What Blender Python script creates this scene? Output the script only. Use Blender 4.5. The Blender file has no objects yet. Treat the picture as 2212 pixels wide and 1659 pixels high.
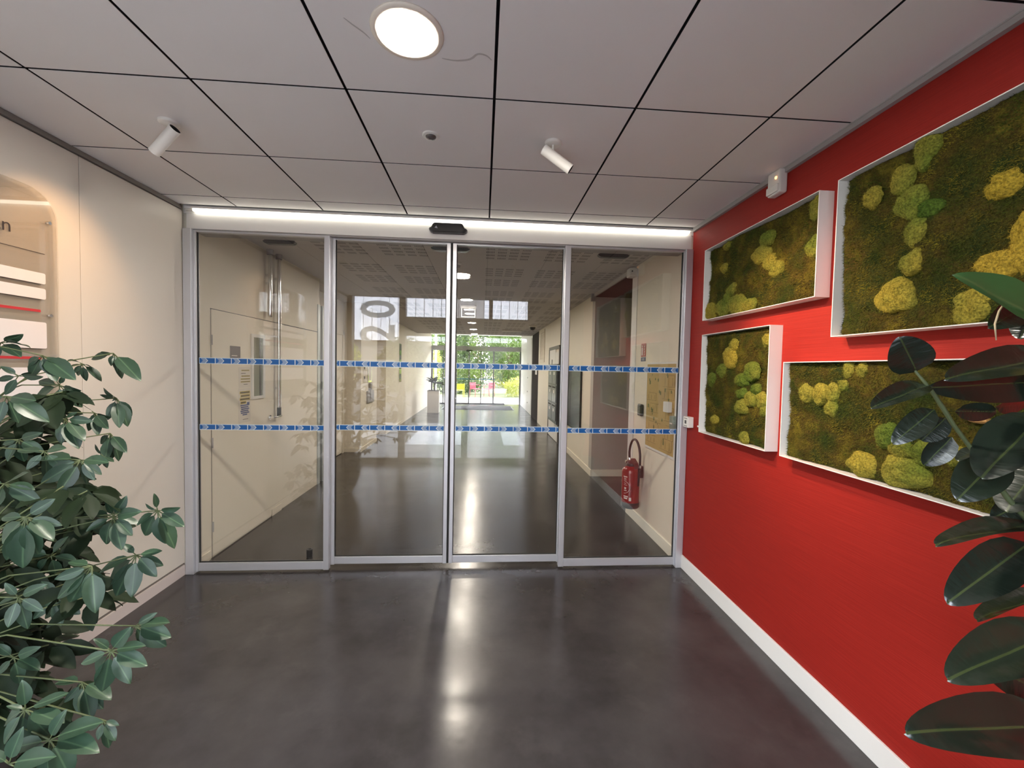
import bpy, bmesh, math, random
import numpy as np
from mathutils import Vector, Matrix

C = bpy.context.scene.collection
S = bpy.context.scene
PI = math.pi
rnd = random.Random(7)

# ------------------------------------------------------------------ camera
F_PX = 891.67
CAM = Vector((0.0, 0.0, 1.5718))
AX_R = Vector((0.997348595, -0.069822465, 0.020508611))
AX_U = Vector((-0.01782939, 0.03878127, 0.99908865))
AX_F = Vector((0.07055418, 0.99680532, -0.03743355))
cam = bpy.data.cameras.new('camera')
cam.sensor_fit = 'HORIZONTAL'; cam.sensor_width = 36.0
cam.lens = 36.0 * F_PX / 2212.0
cam.clip_start = 0.02; cam.clip_end = 300
camo = bpy.data.objects.new('camera', cam); C.objects.link(camo)
m = Matrix.Identity(4)
for i, ax in enumerate((AX_R, AX_U, -AX_F)):
    for k in range(3): m[k][i] = ax[k]
m.translation = CAM
camo.matrix_world = m
S.camera = camo

# ------------------------------------------------------------------ world, sun, exposure
W = bpy.data.worlds.new('sky'); S.world = W; W.use_nodes = True
wn = W.node_tree
for n in list(wn.nodes): wn.nodes.remove(n)
wo = wn.nodes.new('ShaderNodeOutputWorld'); wb = wn.nodes.new('ShaderNodeBackground'); wsky = wn.nodes.new('ShaderNodeTexSky')
wsky.sky_type = 'NISHITA'; wsky.sun_disc = False
wsky.sun_elevation = math.radians(46); wsky.sun_rotation = math.radians(35)
wsky.air_density = 1.0; wsky.dust_density = 2.0; wsky.ozone_density = 1.0
wb.inputs['Strength'].default_value = 1.2
wh = wn.nodes.new('ShaderNodeHueSaturation'); wh.inputs['Saturation'].default_value = 0.35
wn.links.new(wsky.outputs[0], wh.inputs['Color']); wn.links.new(wh.outputs[0], wb.inputs[0]); wn.links.new(wb.outputs[0], wo.inputs[0])

sun = bpy.data.lights.new('sun', 'SUN'); sun.energy = 5.0; sun.angle = math.radians(0.6); sun.color = (1.0, 0.95, 0.88)
suno = bpy.data.objects.new('sun', sun); C.objects.link(suno)
to_sun = Vector((0.46, 0.56, 0.69)).normalized()
suno.rotation_euler = (-to_sun).to_track_quat('-Z', 'Y').to_euler()
suno.location = (0, 0, 30)

S.view_settings.view_transform = 'Standard'
S.view_settings.look = 'None'
S.view_settings.gamma = 1.0
S.view_settings.use_curve_mapping = False
S.view_settings.exposure = 1.54
S.cycles.use_denoising = True
S.cycles.max_bounces = 12
S.cycles.diffuse_bounces = 5
S.cycles.glossy_bounces = 5
S.cycles.transparent_max_bounces = 24
S.cycles.sample_clamp_indirect = 6.0
S.cycles.caustics_reflective = False
S.cycles.caustics_refractive = False

# ------------------------------------------------------------------ helpers
def at(u, v, Y):
    """point seen at photo pixel (u, v) whose depth along +Y is Y"""
    d = AX_R * ((u - 1106.0) / F_PX) - AX_U * ((v - 829.5) / F_PX) + AX_F
    return CAM + d * ((Y - CAM.y) / d.y)

ORG = {}

class MB:
    def __init__(self):
        self.v = []; self.f = []; self.mi = []; self.sm = []
    def add(self, vs, fs, mi=0, smooth=False):
        b = len(self.v)
        self.v += [tuple(p) for p in vs]
        for f in fs:
            self.f.append(tuple(b + i for i in f)); self.mi.append(mi); self.sm.append(smooth)
        return self
    def box(self, x0, x1, y0, y1, z0, z1, mi=0, ch=0.0):
        x0, x1 = min(x0, x1), max(x0, x1); y0, y1 = min(y0, y1), max(y0, y1); z0, z1 = min(z0, z1), max(z0, z1)
        if ch <= 0:
            vs = [(x, y, z) for z in (z0, z1) for y in (y0, y1) for x in (x0, x1)]
            fs = [(0, 2, 3, 1), (4, 5, 7, 6), (0, 1, 5, 4), (2, 6, 7, 3), (0, 4, 6, 2), (1, 3, 7, 5)]
            return self.add(vs, fs, mi)
        bm = bmesh.new()
        bmesh.ops.create_cube(bm, size=1.0)
        for q in bm.verts:
            q.co = Vector(((x0 + x1) / 2 + q.co.x * (x1 - x0), (y0 + y1) / 2 + q.co.y * (y1 - y0), (z0 + z1) / 2 + q.co.z * (z1 - z0)))
        bmesh.ops.bevel(bm, geom=list(bm.edges), offset=min(ch, 0.45 * min(x1 - x0, y1 - y0, z1 - z0)), segments=2, affect='EDGES', profile=0.5)
        bm.verts.index_update()
        vs = [q.co.copy() for q in bm.verts]; fs = [[q.index for q in f.verts] for f in bm.faces]
        bm.free()
        return self.add(vs, fs, mi)
    def frustum(self, p0, p1, r0, r1, n=20, mi=0, cap0=True, cap1=True, smooth=True):
        p0 = Vector(p0); p1 = Vector(p1); d = (p1 - p0).normalized()
        a = d.orthogonal().normalized(); b = d.cross(a)
        vs = []
        for p, r in ((p0, r0), (p1, r1)):
            for k in range(n):
                t = 2 * PI * k / n
                vs.append(p + a * (r * math.cos(t)) + b * (r * math.sin(t)))
        self.add(vs, [(k, (k + 1) % n, n + (k + 1) % n, n + k) for k in range(n)], mi, smooth)
        if cap0: self.add(vs[:n], [tuple(range(n - 1, -1, -1))], mi)
        if cap1: self.add(vs[n:], [tuple(range(n))], mi)
        return self
    def lathe(self, c, prof, axis='Z', n=28, mi=0, smooth=True):
        """prof: list of (r, h) along the axis"""
        c = Vector(c)
        ez = {'X': Vector((1, 0, 0)), 'Y': Vector((0, 1, 0)), 'Z': Vector((0, 0, 1))}.get(axis, axis)
        ez = Vector(ez).normalized(); a = ez.orthogonal().normalized(); b = ez.cross(a)
        vs = []; fs = []
        for (r, h) in prof:
            for k in range(n):
                t = 2 * PI * k / n
                vs.append(c + ez * h + (a * math.cos(t) + b * math.sin(t)) * max(r, 1e-5))
        for j in range(len(prof) - 1):
            for k in range(n):
                fs.append((j * n + k, j * n + (k + 1) % n, (j + 1) * n + (k + 1) % n, (j + 1) * n + k))
        return self.add(vs, fs, mi, smooth)
    def tube(self, pts, r, n=8, mi=0, smooth=True):
        pts = [Vector(p) for p in pts]
        rs = r if isinstance(r, (list, tuple)) else [r] * len(pts)
        vs = []; fs = []
        prev = None
        for i, p in enumerate(pts):
            d = (pts[min(i + 1, len(pts) - 1)] - pts[max(i - 1, 0)]).normalized()
            if prev is None: a = d.orthogonal().normalized()
            else: a = (prev - d * prev.dot(d)).normalized()
            prev = a; b = d.cross(a)
            for k in range(n):
                t = 2 * PI * k / n
                vs.append(p + (a * math.cos(t) + b * math.sin(t)) * rs[i])
        for i in range(len(pts) - 1):
            for k in range(n):
                fs.append((i * n + k, i * n + (k + 1) % n, (i + 1) * n + (k + 1) % n, (i + 1) * n + k))
        fs.append(tuple(range(n - 1, -1, -1))); L = (len(pts) - 1) * n; fs.append(tuple(range(L, L + n)))
        return self.add(vs, fs, mi, smooth)
    def prism(self, poly, o, ex, ey, depth, mi=0):
        """2D polygon in the plane (o, ex, ey), thickness along ex x ey"""
        o = Vector(o); ex = Vector(ex); ey = Vector(ey); ez = ex.cross(ey) * depth
        n = len(poly)
        vs = [o + ex * x + ey * y for x, y in poly]; vs += [q + ez for q in vs]
        fs = [tuple(range(n - 1, -1, -1)), tuple(range(n, 2 * n))] + [(k, (k + 1) % n, n + (k + 1) % n, n + k) for k in range(n)]
        return self.add(vs, fs, mi)
    def build(self, name, mats, parent=None, kind=None, label=None):
        if not isinstance(mats, (list, tuple)): mats = [mats]
        og = ORG.get(parent.name, Vector()) if parent else Vector()
        me = bpy.data.meshes.new(name)
        me.from_pydata([(x - og.x, y - og.y, z - og.z) for x, y, z in self.v], [], self.f)
        for mt in mats: me.materials.append(mt)
        me.polygons.foreach_set('material_index', self.mi)
        me.polygons.foreach_set('use_smooth', self.sm)
        me.update()
        o = bpy.data.objects.new(name, me); C.objects.link(o)
        if parent: o.parent = parent; ORG[o.name] = og.copy()
        else: ORG[o.name] = Vector()
        if kind: o['kind'] = kind
        if label: o['label'] = label
        return o

def tag(o, label, cat, group=None, kind=None):
    o['label'] = label; o['category'] = cat
    if group: o['group'] = group
    if kind: o['kind'] = kind
    return o
def thing(name, label, cat, loc=(0, 0, 0), group=None, kind=None):
    o = bpy.data.objects.new(name, None); C.objects.link(o); o.location = loc; o.empty_display_size = 0.05
    ORG[o.name] = Vector(loc)
    return tag(o, label, cat, group, kind)
def copy_tree(o, parent=None, loc=None):
    c = o.copy(); C.objects.link(c)
    if parent: c.parent = parent
    if loc is not None: c.location = loc; ORG[c.name] = Vector(loc)
    for ch in list(o.children): copy_tree(ch, c)
    return c
def place(me, name, parent, mat4):
    """object sharing mesh data, given a world matrix, parent unrotated"""
    o = bpy.data.objects.new(name, me); C.objects.link(o)
    og = ORG.get(parent.name, Vector()); o.parent = parent
    o.matrix_local = Matrix.Translation(-og) @ mat4
    ORG[o.name] = og.copy()
    return o
def rrect(x0, x1, y0, y1, r, n=6):
    pts = []
    for cx, cy, a0 in ((x1 - r, y0 + r, -90), (x1 - r, y1 - r, 0), (x0 + r, y1 - r, 90), (x0 + r, y0 + r, 180)):
        for k in range(n + 1):
            a = math.radians(a0 + 90 * k / n); pts.append((cx + r * math.cos(a), cy + r * math.sin(a)))
    return pts
def text_mb(s, size, o, ex, ey, depth=0.001, align='LEFT', mi=0, sx=1.0, bold=0.0):
    cu = bpy.data.curves.new('t', 'FONT'); cu.body = s; cu.size = size; cu.align_x = align; cu.resolution_u = 3
    cu.extrude = 0.0; cu.offset = bold
    ob = bpy.data.objects.new('t', cu); C.objects.link(ob)
    dg = bpy.context.evaluated_depsgraph_get(); dg.update()
    me = bpy.data.meshes.new_from_object(ob.evaluated_get(dg))
    mb = MB(); o = Vector(o); ex = Vector(ex); ey = Vector(ey); ez = ex.cross(ey) * depth
    vs = [o + ex * (p.co.x * sx) + ey * p.co.y + ez for p in me.vertices]
    mb.add(vs, [tuple(p.vertices) for p in me.polygons], mi)
    bpy.data.objects.remove(ob); bpy.data.meshes.remove(me); bpy.data.curves.remove(cu)
    return mb

# ------------------------------------------------------------------ materials
def mat(name, col, rough=0.5, metal=0.0, spec=0.5, noise=0.0, nscale=8.0, bump=0.0, bscale=60.0, coat=0.0, emit=None, estr=0.0, stretch=None):
    mt = bpy.data.materials.new(name); mt.use_nodes = True
    nt = mt.node_tree; p = nt.nodes['Principled BSDF']
    p.inputs['Base Color'].default_value = (*col, 1); p.inputs['Roughness'].default_value = rough
    p.inputs['Metallic'].default_value = metal; p.inputs['Specular IOR Level'].default_value = spec
    if coat: p.inputs['Coat Weight'].default_value = coat; p.inputs['Coat Roughness'].default_value = 0.1
    if emit: p.inputs['Emission Color'].default_value = (*emit, 1); p.inputs['Emission Strength'].default_value = estr
    if noise or bump:
        tc = nt.nodes.new('ShaderNodeTexCoord'); mp = nt.nodes.new('ShaderNodeMapping')
        nt.links.new(tc.outputs['Object'], mp.inputs[0])
        if stretch: mp.inputs['Scale'].default_value = stretch
    if noise:
        nz = nt.nodes.new('ShaderNodeTexNoise'); nz.inputs['Scale'].default_value = nscale; nz.inputs['Detail'].default_value = 5
        nt.links.new(mp.outputs[0], nz.inputs['Vector'])
        mx = nt.nodes.new('ShaderNodeMix'); mx.data_type = 'RGBA'
        mx.inputs[6].default_value = (*[c * (1 - noise) for c in col], 1); mx.inputs[7].default_value = (*[min(1, c * (1 + noise)) for c in col], 1)
        nt.links.new(nz.outputs['Fac'], mx.inputs[0]); nt.links.new(mx.outputs[2], p.inputs['Base Color'])
    if bump:
        nb = nt.nodes.new('ShaderNodeTexNoise'); nb.inputs['Scale'].default_value = bscale; nb.inputs['Detail'].default_value = 3
        nt.links.new(mp.outputs[0], nb.inputs['Vector'])
        bp = nt.nodes.new('ShaderNodeBump'); bp.inputs['Strength'].default_value = bump; bp.inputs['Distance'].default_value = 0.01
        nt.links.new(nb.outputs['Fac'], bp.inputs['Height']); nt.links.new(bp.outputs[0], p.inputs['Normal'])
    return mt
def glass(name, tint, r0, rough=0.0):
    """thin architectural glass: straight-through transmission plus Schlick reflection"""
    mt = bpy.data.materials.new(name); mt.use_nodes = True; nt = mt.node_tree
    for n in list(nt.nodes): nt.nodes.remove(n)
    out = nt.nodes.new('ShaderNodeOutputMaterial'); mx = nt.nodes.new('ShaderNodeMixShader')
    tr = nt.nodes.new('ShaderNodeBsdfTransparent'); gl = nt.nodes.new('ShaderNodeBsdfGlossy')
    tr.inputs[0].default_value = (*tint, 1); gl.inputs[0].default_value = (1, 1, 1, 1); gl.inputs['Roughness'].default_value = rough
    ge = nt.nodes.new('ShaderNodeNewGeometry'); dt = nt.nodes.new('ShaderNodeVectorMath'); dt.operation = 'DOT_PRODUCT'
    nt.links.new(ge.outputs['Incoming'], dt.inputs[0]); nt.links.new(ge.outputs['Normal'], dt.inputs[1])
    ab = nt.nodes.new('ShaderNodeMath'); ab.operation = 'ABSOLUTE'; nt.links.new(dt.outputs['Value'], ab.inputs[0])
    su = nt.nodes.new('ShaderNodeMath'); su.operation = 'SUBTRACT'; su.inputs[0].default_value = 1.0; nt.links.new(ab.outputs[0], su.inputs[1])
    pw = nt.nodes.new('ShaderNodeMath'); pw.operation = 'POWER'; pw.inputs[1].default_value = 5.0; nt.links.new(su.outputs[0], pw.inputs[0])
    ml = nt.nodes.new('ShaderNodeMath'); ml.operation = 'MULTIPLY_ADD'; ml.inputs[1].default_value = 1 - r0; ml.inputs[2].default_value = r0
    nt.links.new(pw.outputs[0], ml.inputs[0])
    nt.links.new(ml.outputs[0], mx.inputs[0]); nt.links.new(tr.outputs[0], mx.inputs[1]); nt.links.new(gl.outputs[0], mx.inputs[2])
    nt.links.new(mx.outputs[0], out.inputs[0])
    return mt
def emitter(name, col, strength):
    mt = bpy.data.materials.new(name); mt.use_nodes = True; nt = mt.node_tree
    for n in list(nt.nodes): nt.nodes.remove(n)
    out = nt.nodes.new('ShaderNodeOutputMaterial'); em = nt.nodes.new('ShaderNodeEmission')
    em.inputs[0].default_value = (*col, 1); em.inputs[1].default_value = strength
    nt.links.new(em.outputs[0], out.inputs[0]); return mt
def film(name, col, alpha):
    """partly see-through printed film"""
    mt = bpy.data.materials.new(name); mt.use_nodes = True; nt = mt.node_tree
    p = nt.nodes['Principled BSDF']; p.inputs['Base Color'].default_value = (*col, 1); p.inputs['Roughness'].default_value = 0.4
    p.inputs['Alpha'].default_value = alpha
    return mt

M_TILE = mat('ceiling_tile', (0.78, 0.755, 0.74), 0.85, noise=0.03, nscale=3)
M_VOID = mat('dark_joint', (0.012, 0.010, 0.012), 0.9)
M_GREYTRIM = mat('grey_trim', (0.36, 0.34, 0.33), 0.5)
M_WALLW = mat('wall_panel_white', (0.72, 0.67, 0.60), 0.42, bump=0.03, bscale=3)
M_WALLD = mat('wall_trim_shadow_gap', (0.20, 0.18, 0.16), 0.7)
M_SKIRT = mat('skirting_pinkish', (0.66, 0.58, 0.55), 0.5)
M_WHITE = mat('white_paint', (0.76, 0.74, 0.71), 0.45)
M_PLASTIC = mat('white_plastic', (0.74, 0.72, 0.68), 0.35)
M_HALLW = mat('hall_wall_cream', (0.82, 0.75, 0.63), 0.55, noise=0.02, nscale=2)
M_HALLC = mat('hall_ceiling', (0.56, 0.52, 0.48), 0.85)
M_ALU = mat('aluminium', (0.60, 0.60, 0.63), 0.38, metal=0.55, spec=0.5)
M_HEAD = mat('header_white', (0.72, 0.70, 0.68), 0.4)
M_BLACK = mat('black_plastic', (0.018, 0.018, 0.020), 0.35)
M_GASKET = mat('black_gasket', (0.008, 0.008, 0.008), 0.7)
M_CHROME = mat('chrome', (0.80, 0.80, 0.80), 0.12, metal=1.0)
M_BLUE = mat('blue_vinyl', (0.004, 0.085, 0.29), 0.4)
M_PALE = film('frosted_vinyl', (0.60, 0.67, 0.72), 0.80)
M_GLASS = glass('door_glass', (0.94, 0.94, 0.93), 0.060)
M_GLASS2 = glass('window_glass', (0.97, 0.97, 0.97), 0.035)
M_ACRYL = glass('acrylic', (0.97, 0.965, 0.95), 0.04)
M_INK = mat('black_ink', (0.02, 0.015, 0.02), 0.5)
M_CARD = mat('white_card', (0.78, 0.72, 0.70), 0.5)
M_REDLINE = mat('red_print', (0.52, 0.03, 0.04), 0.5)
M_WOODY = mat('bark', (0.13, 0.10, 0.06), 0.8, noise=0.3, nscale=30)
M_STEM = mat('green_stem', (0.075, 0.095, 0.035), 0.6)
M_POT = mat('dark_pot', (0.05, 0.045, 0.045), 0.45)
M_SOIL = mat('soil', (0.03, 0.02, 0.012), 0.95)

def red_wall():
    mt = mat('red_textile', (0.56, 0.036, 0.025), 0.62, spec=0.3); nt = mt.node_tree; p = nt.nodes['Principled BSDF']
    tc = nt.nodes.new('ShaderNodeTexCoord'); mp = nt.nodes.new('ShaderNodeMapping'); mp.inputs['Scale'].default_value = (1, 1.6, 90)
    nz = nt.nodes.new('ShaderNodeTexNoise'); nz.inputs['Scale'].default_value = 2.4; nz.inputs['Detail'].default_value = 6
    nt.links.new(tc.outputs['Object'], mp.inputs[0]); nt.links.new(mp.outputs[0], nz.inputs['Vector'])
    cr = nt.nodes.new('ShaderNodeValToRGB'); cr.color_ramp.elements[0].position = 0.3; cr.color_ramp.elements[1].position = 0.72
    cr.color_ramp.elements[0].color = (0.250, 0.0100, 0.0062, 1); cr.color_ramp.elements[1].color = (0.305, 0.0150, 0.0088, 1)
    nt.links.new(nz.outputs['Fac'], cr.inputs[0]); nt.links.new(cr.outputs[0], p.inputs['Base Color'])
    bp = nt.nodes.new('ShaderNodeBump'); bp.inputs['Strength'].default_value = 0.25; bp.inputs['Distance'].default_value = 0.003
    nt.links.new(nz.outputs['Fac'], bp.inputs['Height']); nt.links.new(bp.outputs[0], p.inputs['Normal'])
    return mt
M_RED = red_wall()

def floor_mat():
    mt = bpy.data.materials.new('polished_concrete'); mt.use_nodes = True; nt = mt.node_tree; p = nt.nodes['Principled BSDF']
    tc = nt.nodes.new('ShaderNodeTexCoord')
    n1 = nt.nodes.new('ShaderNodeTexNoise'); n1.inputs['Scale'].default_value = 1.3; n1.inputs['Detail'].default_value = 6; n1.inputs['Roughness'].default_value = 0.6
    nt.links.new(tc.outputs['Object'], n1.inputs['Vector'])
    cr = nt.nodes.new('ShaderNodeValToRGB')
    cr.color_ramp.elements[0].position = 0.32; cr.color_ramp.elements[0].color = (0.026, 0.0225, 0.023, 1)
    cr.color_ramp.elements[1].position = 0.70; cr.color_ramp.elements[1].color = (0.066, 0.061, 0.061, 1)
    nt.links.new(n1.outputs['Fac'], cr.inputs[0])
    # cloudy wear, a few pale paint specks
    n2 = nt.nodes.new('ShaderNodeTexNoise'); n2.inputs['Scale'].default_value = 3.4; n2.inputs['Detail'].default_value = 8; n2.inputs['Roughness'].default_value = 0.65
    nt.links.new(tc.outputs['Object'], n2.inputs['Vector'])
    r2 = nt.nodes.new('ShaderNodeMapRange'); r2.inputs[1].default_value = 0.55; r2.inputs[2].default_value = 0.85; nt.links.new(n2.outputs['Fac'], r2.inputs[0])
    mu = nt.nodes.new('ShaderNodeMath'); mu.operation = 'MULTIPLY'; mu.inputs[1].default_value = 0.16; nt.links.new(r2.outputs[0], mu.inputs[0])
    vo = nt.nodes.new('ShaderNodeTexVoronoi'); vo.inputs['Scale'].default_value = 2.6; nt.links.new(tc.outputs['Object'], vo.inputs['Vector'])
    rv = nt.nodes.new('ShaderNodeMapRange'); rv.inputs[1].default_value = 0.010; rv.inputs[2].default_value = 0.016; rv.inputs[3].default_value = 0.7; rv.inputs[4].default_value = 0.0
    nt.links.new(vo.outputs['Distance'], rv.inputs[0])
    ad = nt.nodes.new('ShaderNodeMath'); ad.operation = 'MAXIMUM'
    nt.links.new(mu.outputs[0], ad.inputs[0]); nt.links.new(rv.outputs[0], ad.inputs[1])
    mx = nt.nodes.new('ShaderNodeMix'); mx.data_type = 'RGBA'; mx.inputs[7].default_value = (0.17, 0.158, 0.15, 1)
    nt.links.new(ad.outputs[0], mx.inputs[0]); nt.links.new(cr.outputs[0], mx.inputs[6]); nt.links.new(mx.outputs[2], p.inputs['Base Color'])
    n3 = nt.nodes.new('ShaderNodeTexNoise'); n3.inputs['Scale'].default_value = 3.0; n3.inputs['Detail'].default_value = 2
    nt.links.new(tc.outputs['Object'], n3.inputs['Vector'])
    mr = nt.nodes.new('ShaderNodeMapRange'); mr.inputs[3].default_value = 0.15; mr.inputs[4].default_value = 0.29
    nt.links.new(n3.outputs['Fac'], mr.inputs[0]); nt.links.new(mr.outputs[0], p.inputs['Roughness'])
    p.inputs['Specular IOR Level'].default_value = 0.5
    n4 = nt.nodes.new('ShaderNodeTexNoise'); n4.inputs['Scale'].default_value = 16; n4.inputs['Detail'].default_value = 3
    nt.links.new(tc.outputs['Object'], n4.inputs['Vector'])
    bp = nt.nodes.new('ShaderNodeBump'); bp.inputs['Strength'].default_value = 0.055; bp.inputs['Distance'].default_value = 0.01
    nt.links.new(n4.outputs['Fac'], bp.inputs['Height']); nt.links.new(bp.outputs[0], p.inputs['Normal'])
    return mt
M_FLOOR = floor_mat()

def leaf_mat(name, c0, c1, rough, spec, sub, vein=None, vw=1.0):
    mt = bpy.data.materials.new(name); mt.use_nodes = True; nt = mt.node_tree; p = nt.nodes['Principled BSDF']
    tc = nt.nodes.new('ShaderNodeTexCoord'); oi = nt.nodes.new('ShaderNodeObjectInfo')
    nz = nt.nodes.new('ShaderNodeTexNoise'); nz.inputs['Scale'].default_value = 3.0; nz.inputs['Detail'].default_value = 3
    nt.links.new(tc.outputs['Object'], nz.inputs['Vector'])
    ad = nt.nodes.new('ShaderNodeMath'); ad.operation = 'MULTIPLY_ADD'; ad.inputs[1].default_value = 0.5
    nt.links.new(oi.outputs['Random'], ad.inputs[0])
    hm = nt.nodes.new('ShaderNodeMath'); hm.operation = 'MULTIPLY'; hm.inputs[1].default_value = 0.5; nt.links.new(nz.outputs['Fac'], hm.inputs[0])
    nt.links.new(hm.outputs[0], ad.inputs[2])
    mx = nt.nodes.new('ShaderNodeMix'); mx.data_type = 'RGBA'; mx.inputs[6].default_value = (*c0, 1); mx.inputs[7].default_value = (*c1, 1)
    nt.links.new(ad.outputs[0], mx.inputs[0])
    last = mx.outputs[2]
    if vein:   # pale midrib, leaf runs along +X with y across
        sx = nt.nodes.new('ShaderNodeSeparateXYZ'); nt.links.new(tc.outputs['Object'], sx.inputs[0])
        ab = nt.nodes.new('ShaderNodeMath'); ab.operation = 'ABSOLUTE'; nt.links.new(sx.outputs['Y'], ab.inputs[0])
        rp = nt.nodes.new('ShaderNodeMapRange'); rp.inputs[1].default_value = 0.012 * vw; rp.inputs[2].default_value = 0.03 * vw; rp.inputs[3].default_value = 0.8; rp.inputs[4].default_value = 0.0
        nt.links.new(ab.outputs[0], rp.inputs[0])
        m2 = nt.nodes.new('ShaderNodeMix'); m2.data_type = 'RGBA'; m2.inputs[7].default_value = (*vein, 1)
        nt.links.new(rp.outputs[0], m2.inputs[0]); nt.links.new(last, m2.inputs[6]); last = m2.outputs[2]
    nt.links.new(last, p.inputs['Base Color'])
    p.inputs['Roughness'].default_value = rough; p.inputs['Specular IOR Level'].default_value = spec
    if sub:
        out = nt.nodes['Material Output']; tl = nt.nodes.new('ShaderNodeBsdfTranslucent'); ms = nt.nodes.new('ShaderNodeMixShader')
        ms.inputs[0].default_value = sub; nt.links.new(last, tl.inputs[0])
        nt.links.new(p.outputs[0], ms.inputs[1]); nt.links.new(tl.outputs[0], ms.inputs[2]); nt.links.new(ms.outputs[0], out.inputs[0])
    return mt
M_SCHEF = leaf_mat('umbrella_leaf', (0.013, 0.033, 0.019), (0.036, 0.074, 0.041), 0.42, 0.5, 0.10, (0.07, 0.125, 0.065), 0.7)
M_SCHEFB = leaf_mat('umbrella_leaf_shade', (0.006, 0.013, 0.005), (0.014, 0.026, 0.010), 0.6, 0.2, 0.05)  # darker copy of the leaf green, shade inside the bush put into the colour
M_FICUS = leaf_mat('rubber_leaf', (0.007, 0.012, 0.009), (0.014, 0.023, 0.014), 0.27, 0.65, 0.0, (0.045, 0.062, 0.022), 0.40)
_p2 = M_FICUS.node_tree.nodes['Principled BSDF']; _p2.inputs['Coat Weight'].default_value = 0.5; _p2.inputs['Coat Roughness'].default_value = 0.18
_n = M_FICUS.node_tree; _tc = _n.nodes.new('ShaderNodeTexCoord'); _mp = _n.nodes.new('ShaderNodeMapping'); _mp.inputs['Scale'].default_value = (9, 3, 1)
_nz = _n.nodes.new('ShaderNodeTexNoise'); _nz.inputs['Scale'].default_value = 1.6; _bp = _n.nodes.new('ShaderNodeBump'); _bp.inputs['Strength'].default_value = 0.5; _bp.inputs['Distance'].default_value = 0.004
_n.links.new(_tc.outputs['Object'], _mp.inputs[0]); _n.links.new(_mp.outputs[0], _nz.inputs['Vector']); _n.links.new(_nz.outputs['Fac'], _bp.inputs['Height']); _n.links.new(_bp.outputs[0], _n.nodes['Principled BSDF'].inputs['Normal'])
M_FICUSG = leaf_mat('rubber_leaf_young', (0.03, 0.10, 0.03), (0.05, 0.15, 0.045), 0.30, 0.6, 0.05, (0.10, 0.18, 0.06), 0.5)

# ------------------------------------------------------------------ key planes (metres)
XL, XR, YD, ZC = -2.171, 1.624, 3.172, 2.686
YB = -0.30            # inner face of the entrance behind the camera
YF = 17.9             # far glass front of the hall
HXL, HXR, HZC = -2.15, 1.62, 2.69

# ------------------------------------------------------------------ setting: floor, walls, ceiling
o = MB().box(-2.75, 4.2, YB - 0.2, YF + 0.15, -0.15, 0).build('floor', M_FLOOR); tag(o, 'dark polished concrete floor running from lobby into the corridor', 'floor', kind='structure')
# left lobby wall: two panels, skirting with shadow gap
wl = thing('wall_left', 'white panelled lobby wall behind the umbrella plant', 'wall', (XL, 1.4, 0), kind='structure')
MB().box(XL - 0.12, XL - 0.008, YB, YD - 0.01, 0, ZC + 0.1).build('core', M_WALLD, wl)
MB().box(XL - 0.01, XL, YB, 2.400, 0.092, ZC - 0.030, ch=0.0015).build('wall_panel', M_WALLW, wl)
MB().box(XL - 0.01, XL, 2.404, YD - 0.012, 0.092, ZC - 0.030, ch=0.0015).build('wall_panel', M_WALLW, wl)
MB().box(XL - 0.01, XL + 0.002, YB, YD - 0.012, 0, 0.074).build('skirting', M_SKIRT, wl)
o = MB().box(XL - 0.012, XL + 0.012, YB, YD - 0.03, ZC - 0.026, ZC - 0.001).build('trim_1', M_WALLD); tag(o, 'dark grey strip in place of the shaded gap between white wall and ceiling', 'trim', kind='structure')  # solid strip painted dark for the shade of a recessed gap
# red wall
o = MB().box(XR, XR + 0.12, YB, YD - 0.005, 0, ZC + 0.1).build('wall_right', M_RED); tag(o, 'red textile-covered wall carrying the moss pictures', 'wall', kind='structure')
o = MB().box(XR - 0.012, XR, YB, YD - 0.01, 0, 0.108, ch=0.002).build('baseboard_right', M_WHITE); tag(o, 'white baseboard along the foot of the red wall', 'baseboard', kind='structure')
mbt = MB().box(XR - 0.022, XR, YB, YD - 0.03, ZC - 0.028, ZC - 0.006).box(XR - 0.024, XR, YB, YD - 0.03, ZC - 0.006, ZC + 0.002)
o = mbt.build('trim_2', M_GREYTRIM); tag(o, 'thin grey angle trim between ceiling and red wall', 'trim', kind='structure')

# lobby ceiling: backing plus individual 60 cm tiles
ce = thing('ceiling', 'suspended lobby ceiling of square grey-white tiles with dark joints', 'ceiling', (0, 1.4, ZC), kind='structure')
MB().box(XL, XR, YB, YD, ZC + 0.021, ZC + 0.06).build('backing', M_VOID, ce)
gx, gy, T, J = 0.0265, 1.7566, 0.6, 0.0058
for j in range(-5, 4):
    for i in range(-5, 4):
        x0, x1 = max(gx + T * i + J, XL + 0.004), min(gx + T * (i + 1) - J, XR - 0.004)
        y0, y1 = max(gy + T * j + J * 0.95, YB), min(gy + T * (j + 1) - J * 0.95, YD - 0.055)
        if x1 - x0 < 0.02 or y1 - y0 < 0.02: continue
        MB().box(x0, x1, y0, y1, ZC, ZC + 0.0018).box(x0 + 0.001, x1 - 0.001, y0 + 0.001, y1 - 0.001, ZC + 0.0018, ZC + 0.020, mi=1).build('tile', [M_TILE, M_VOID], ce)
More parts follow.
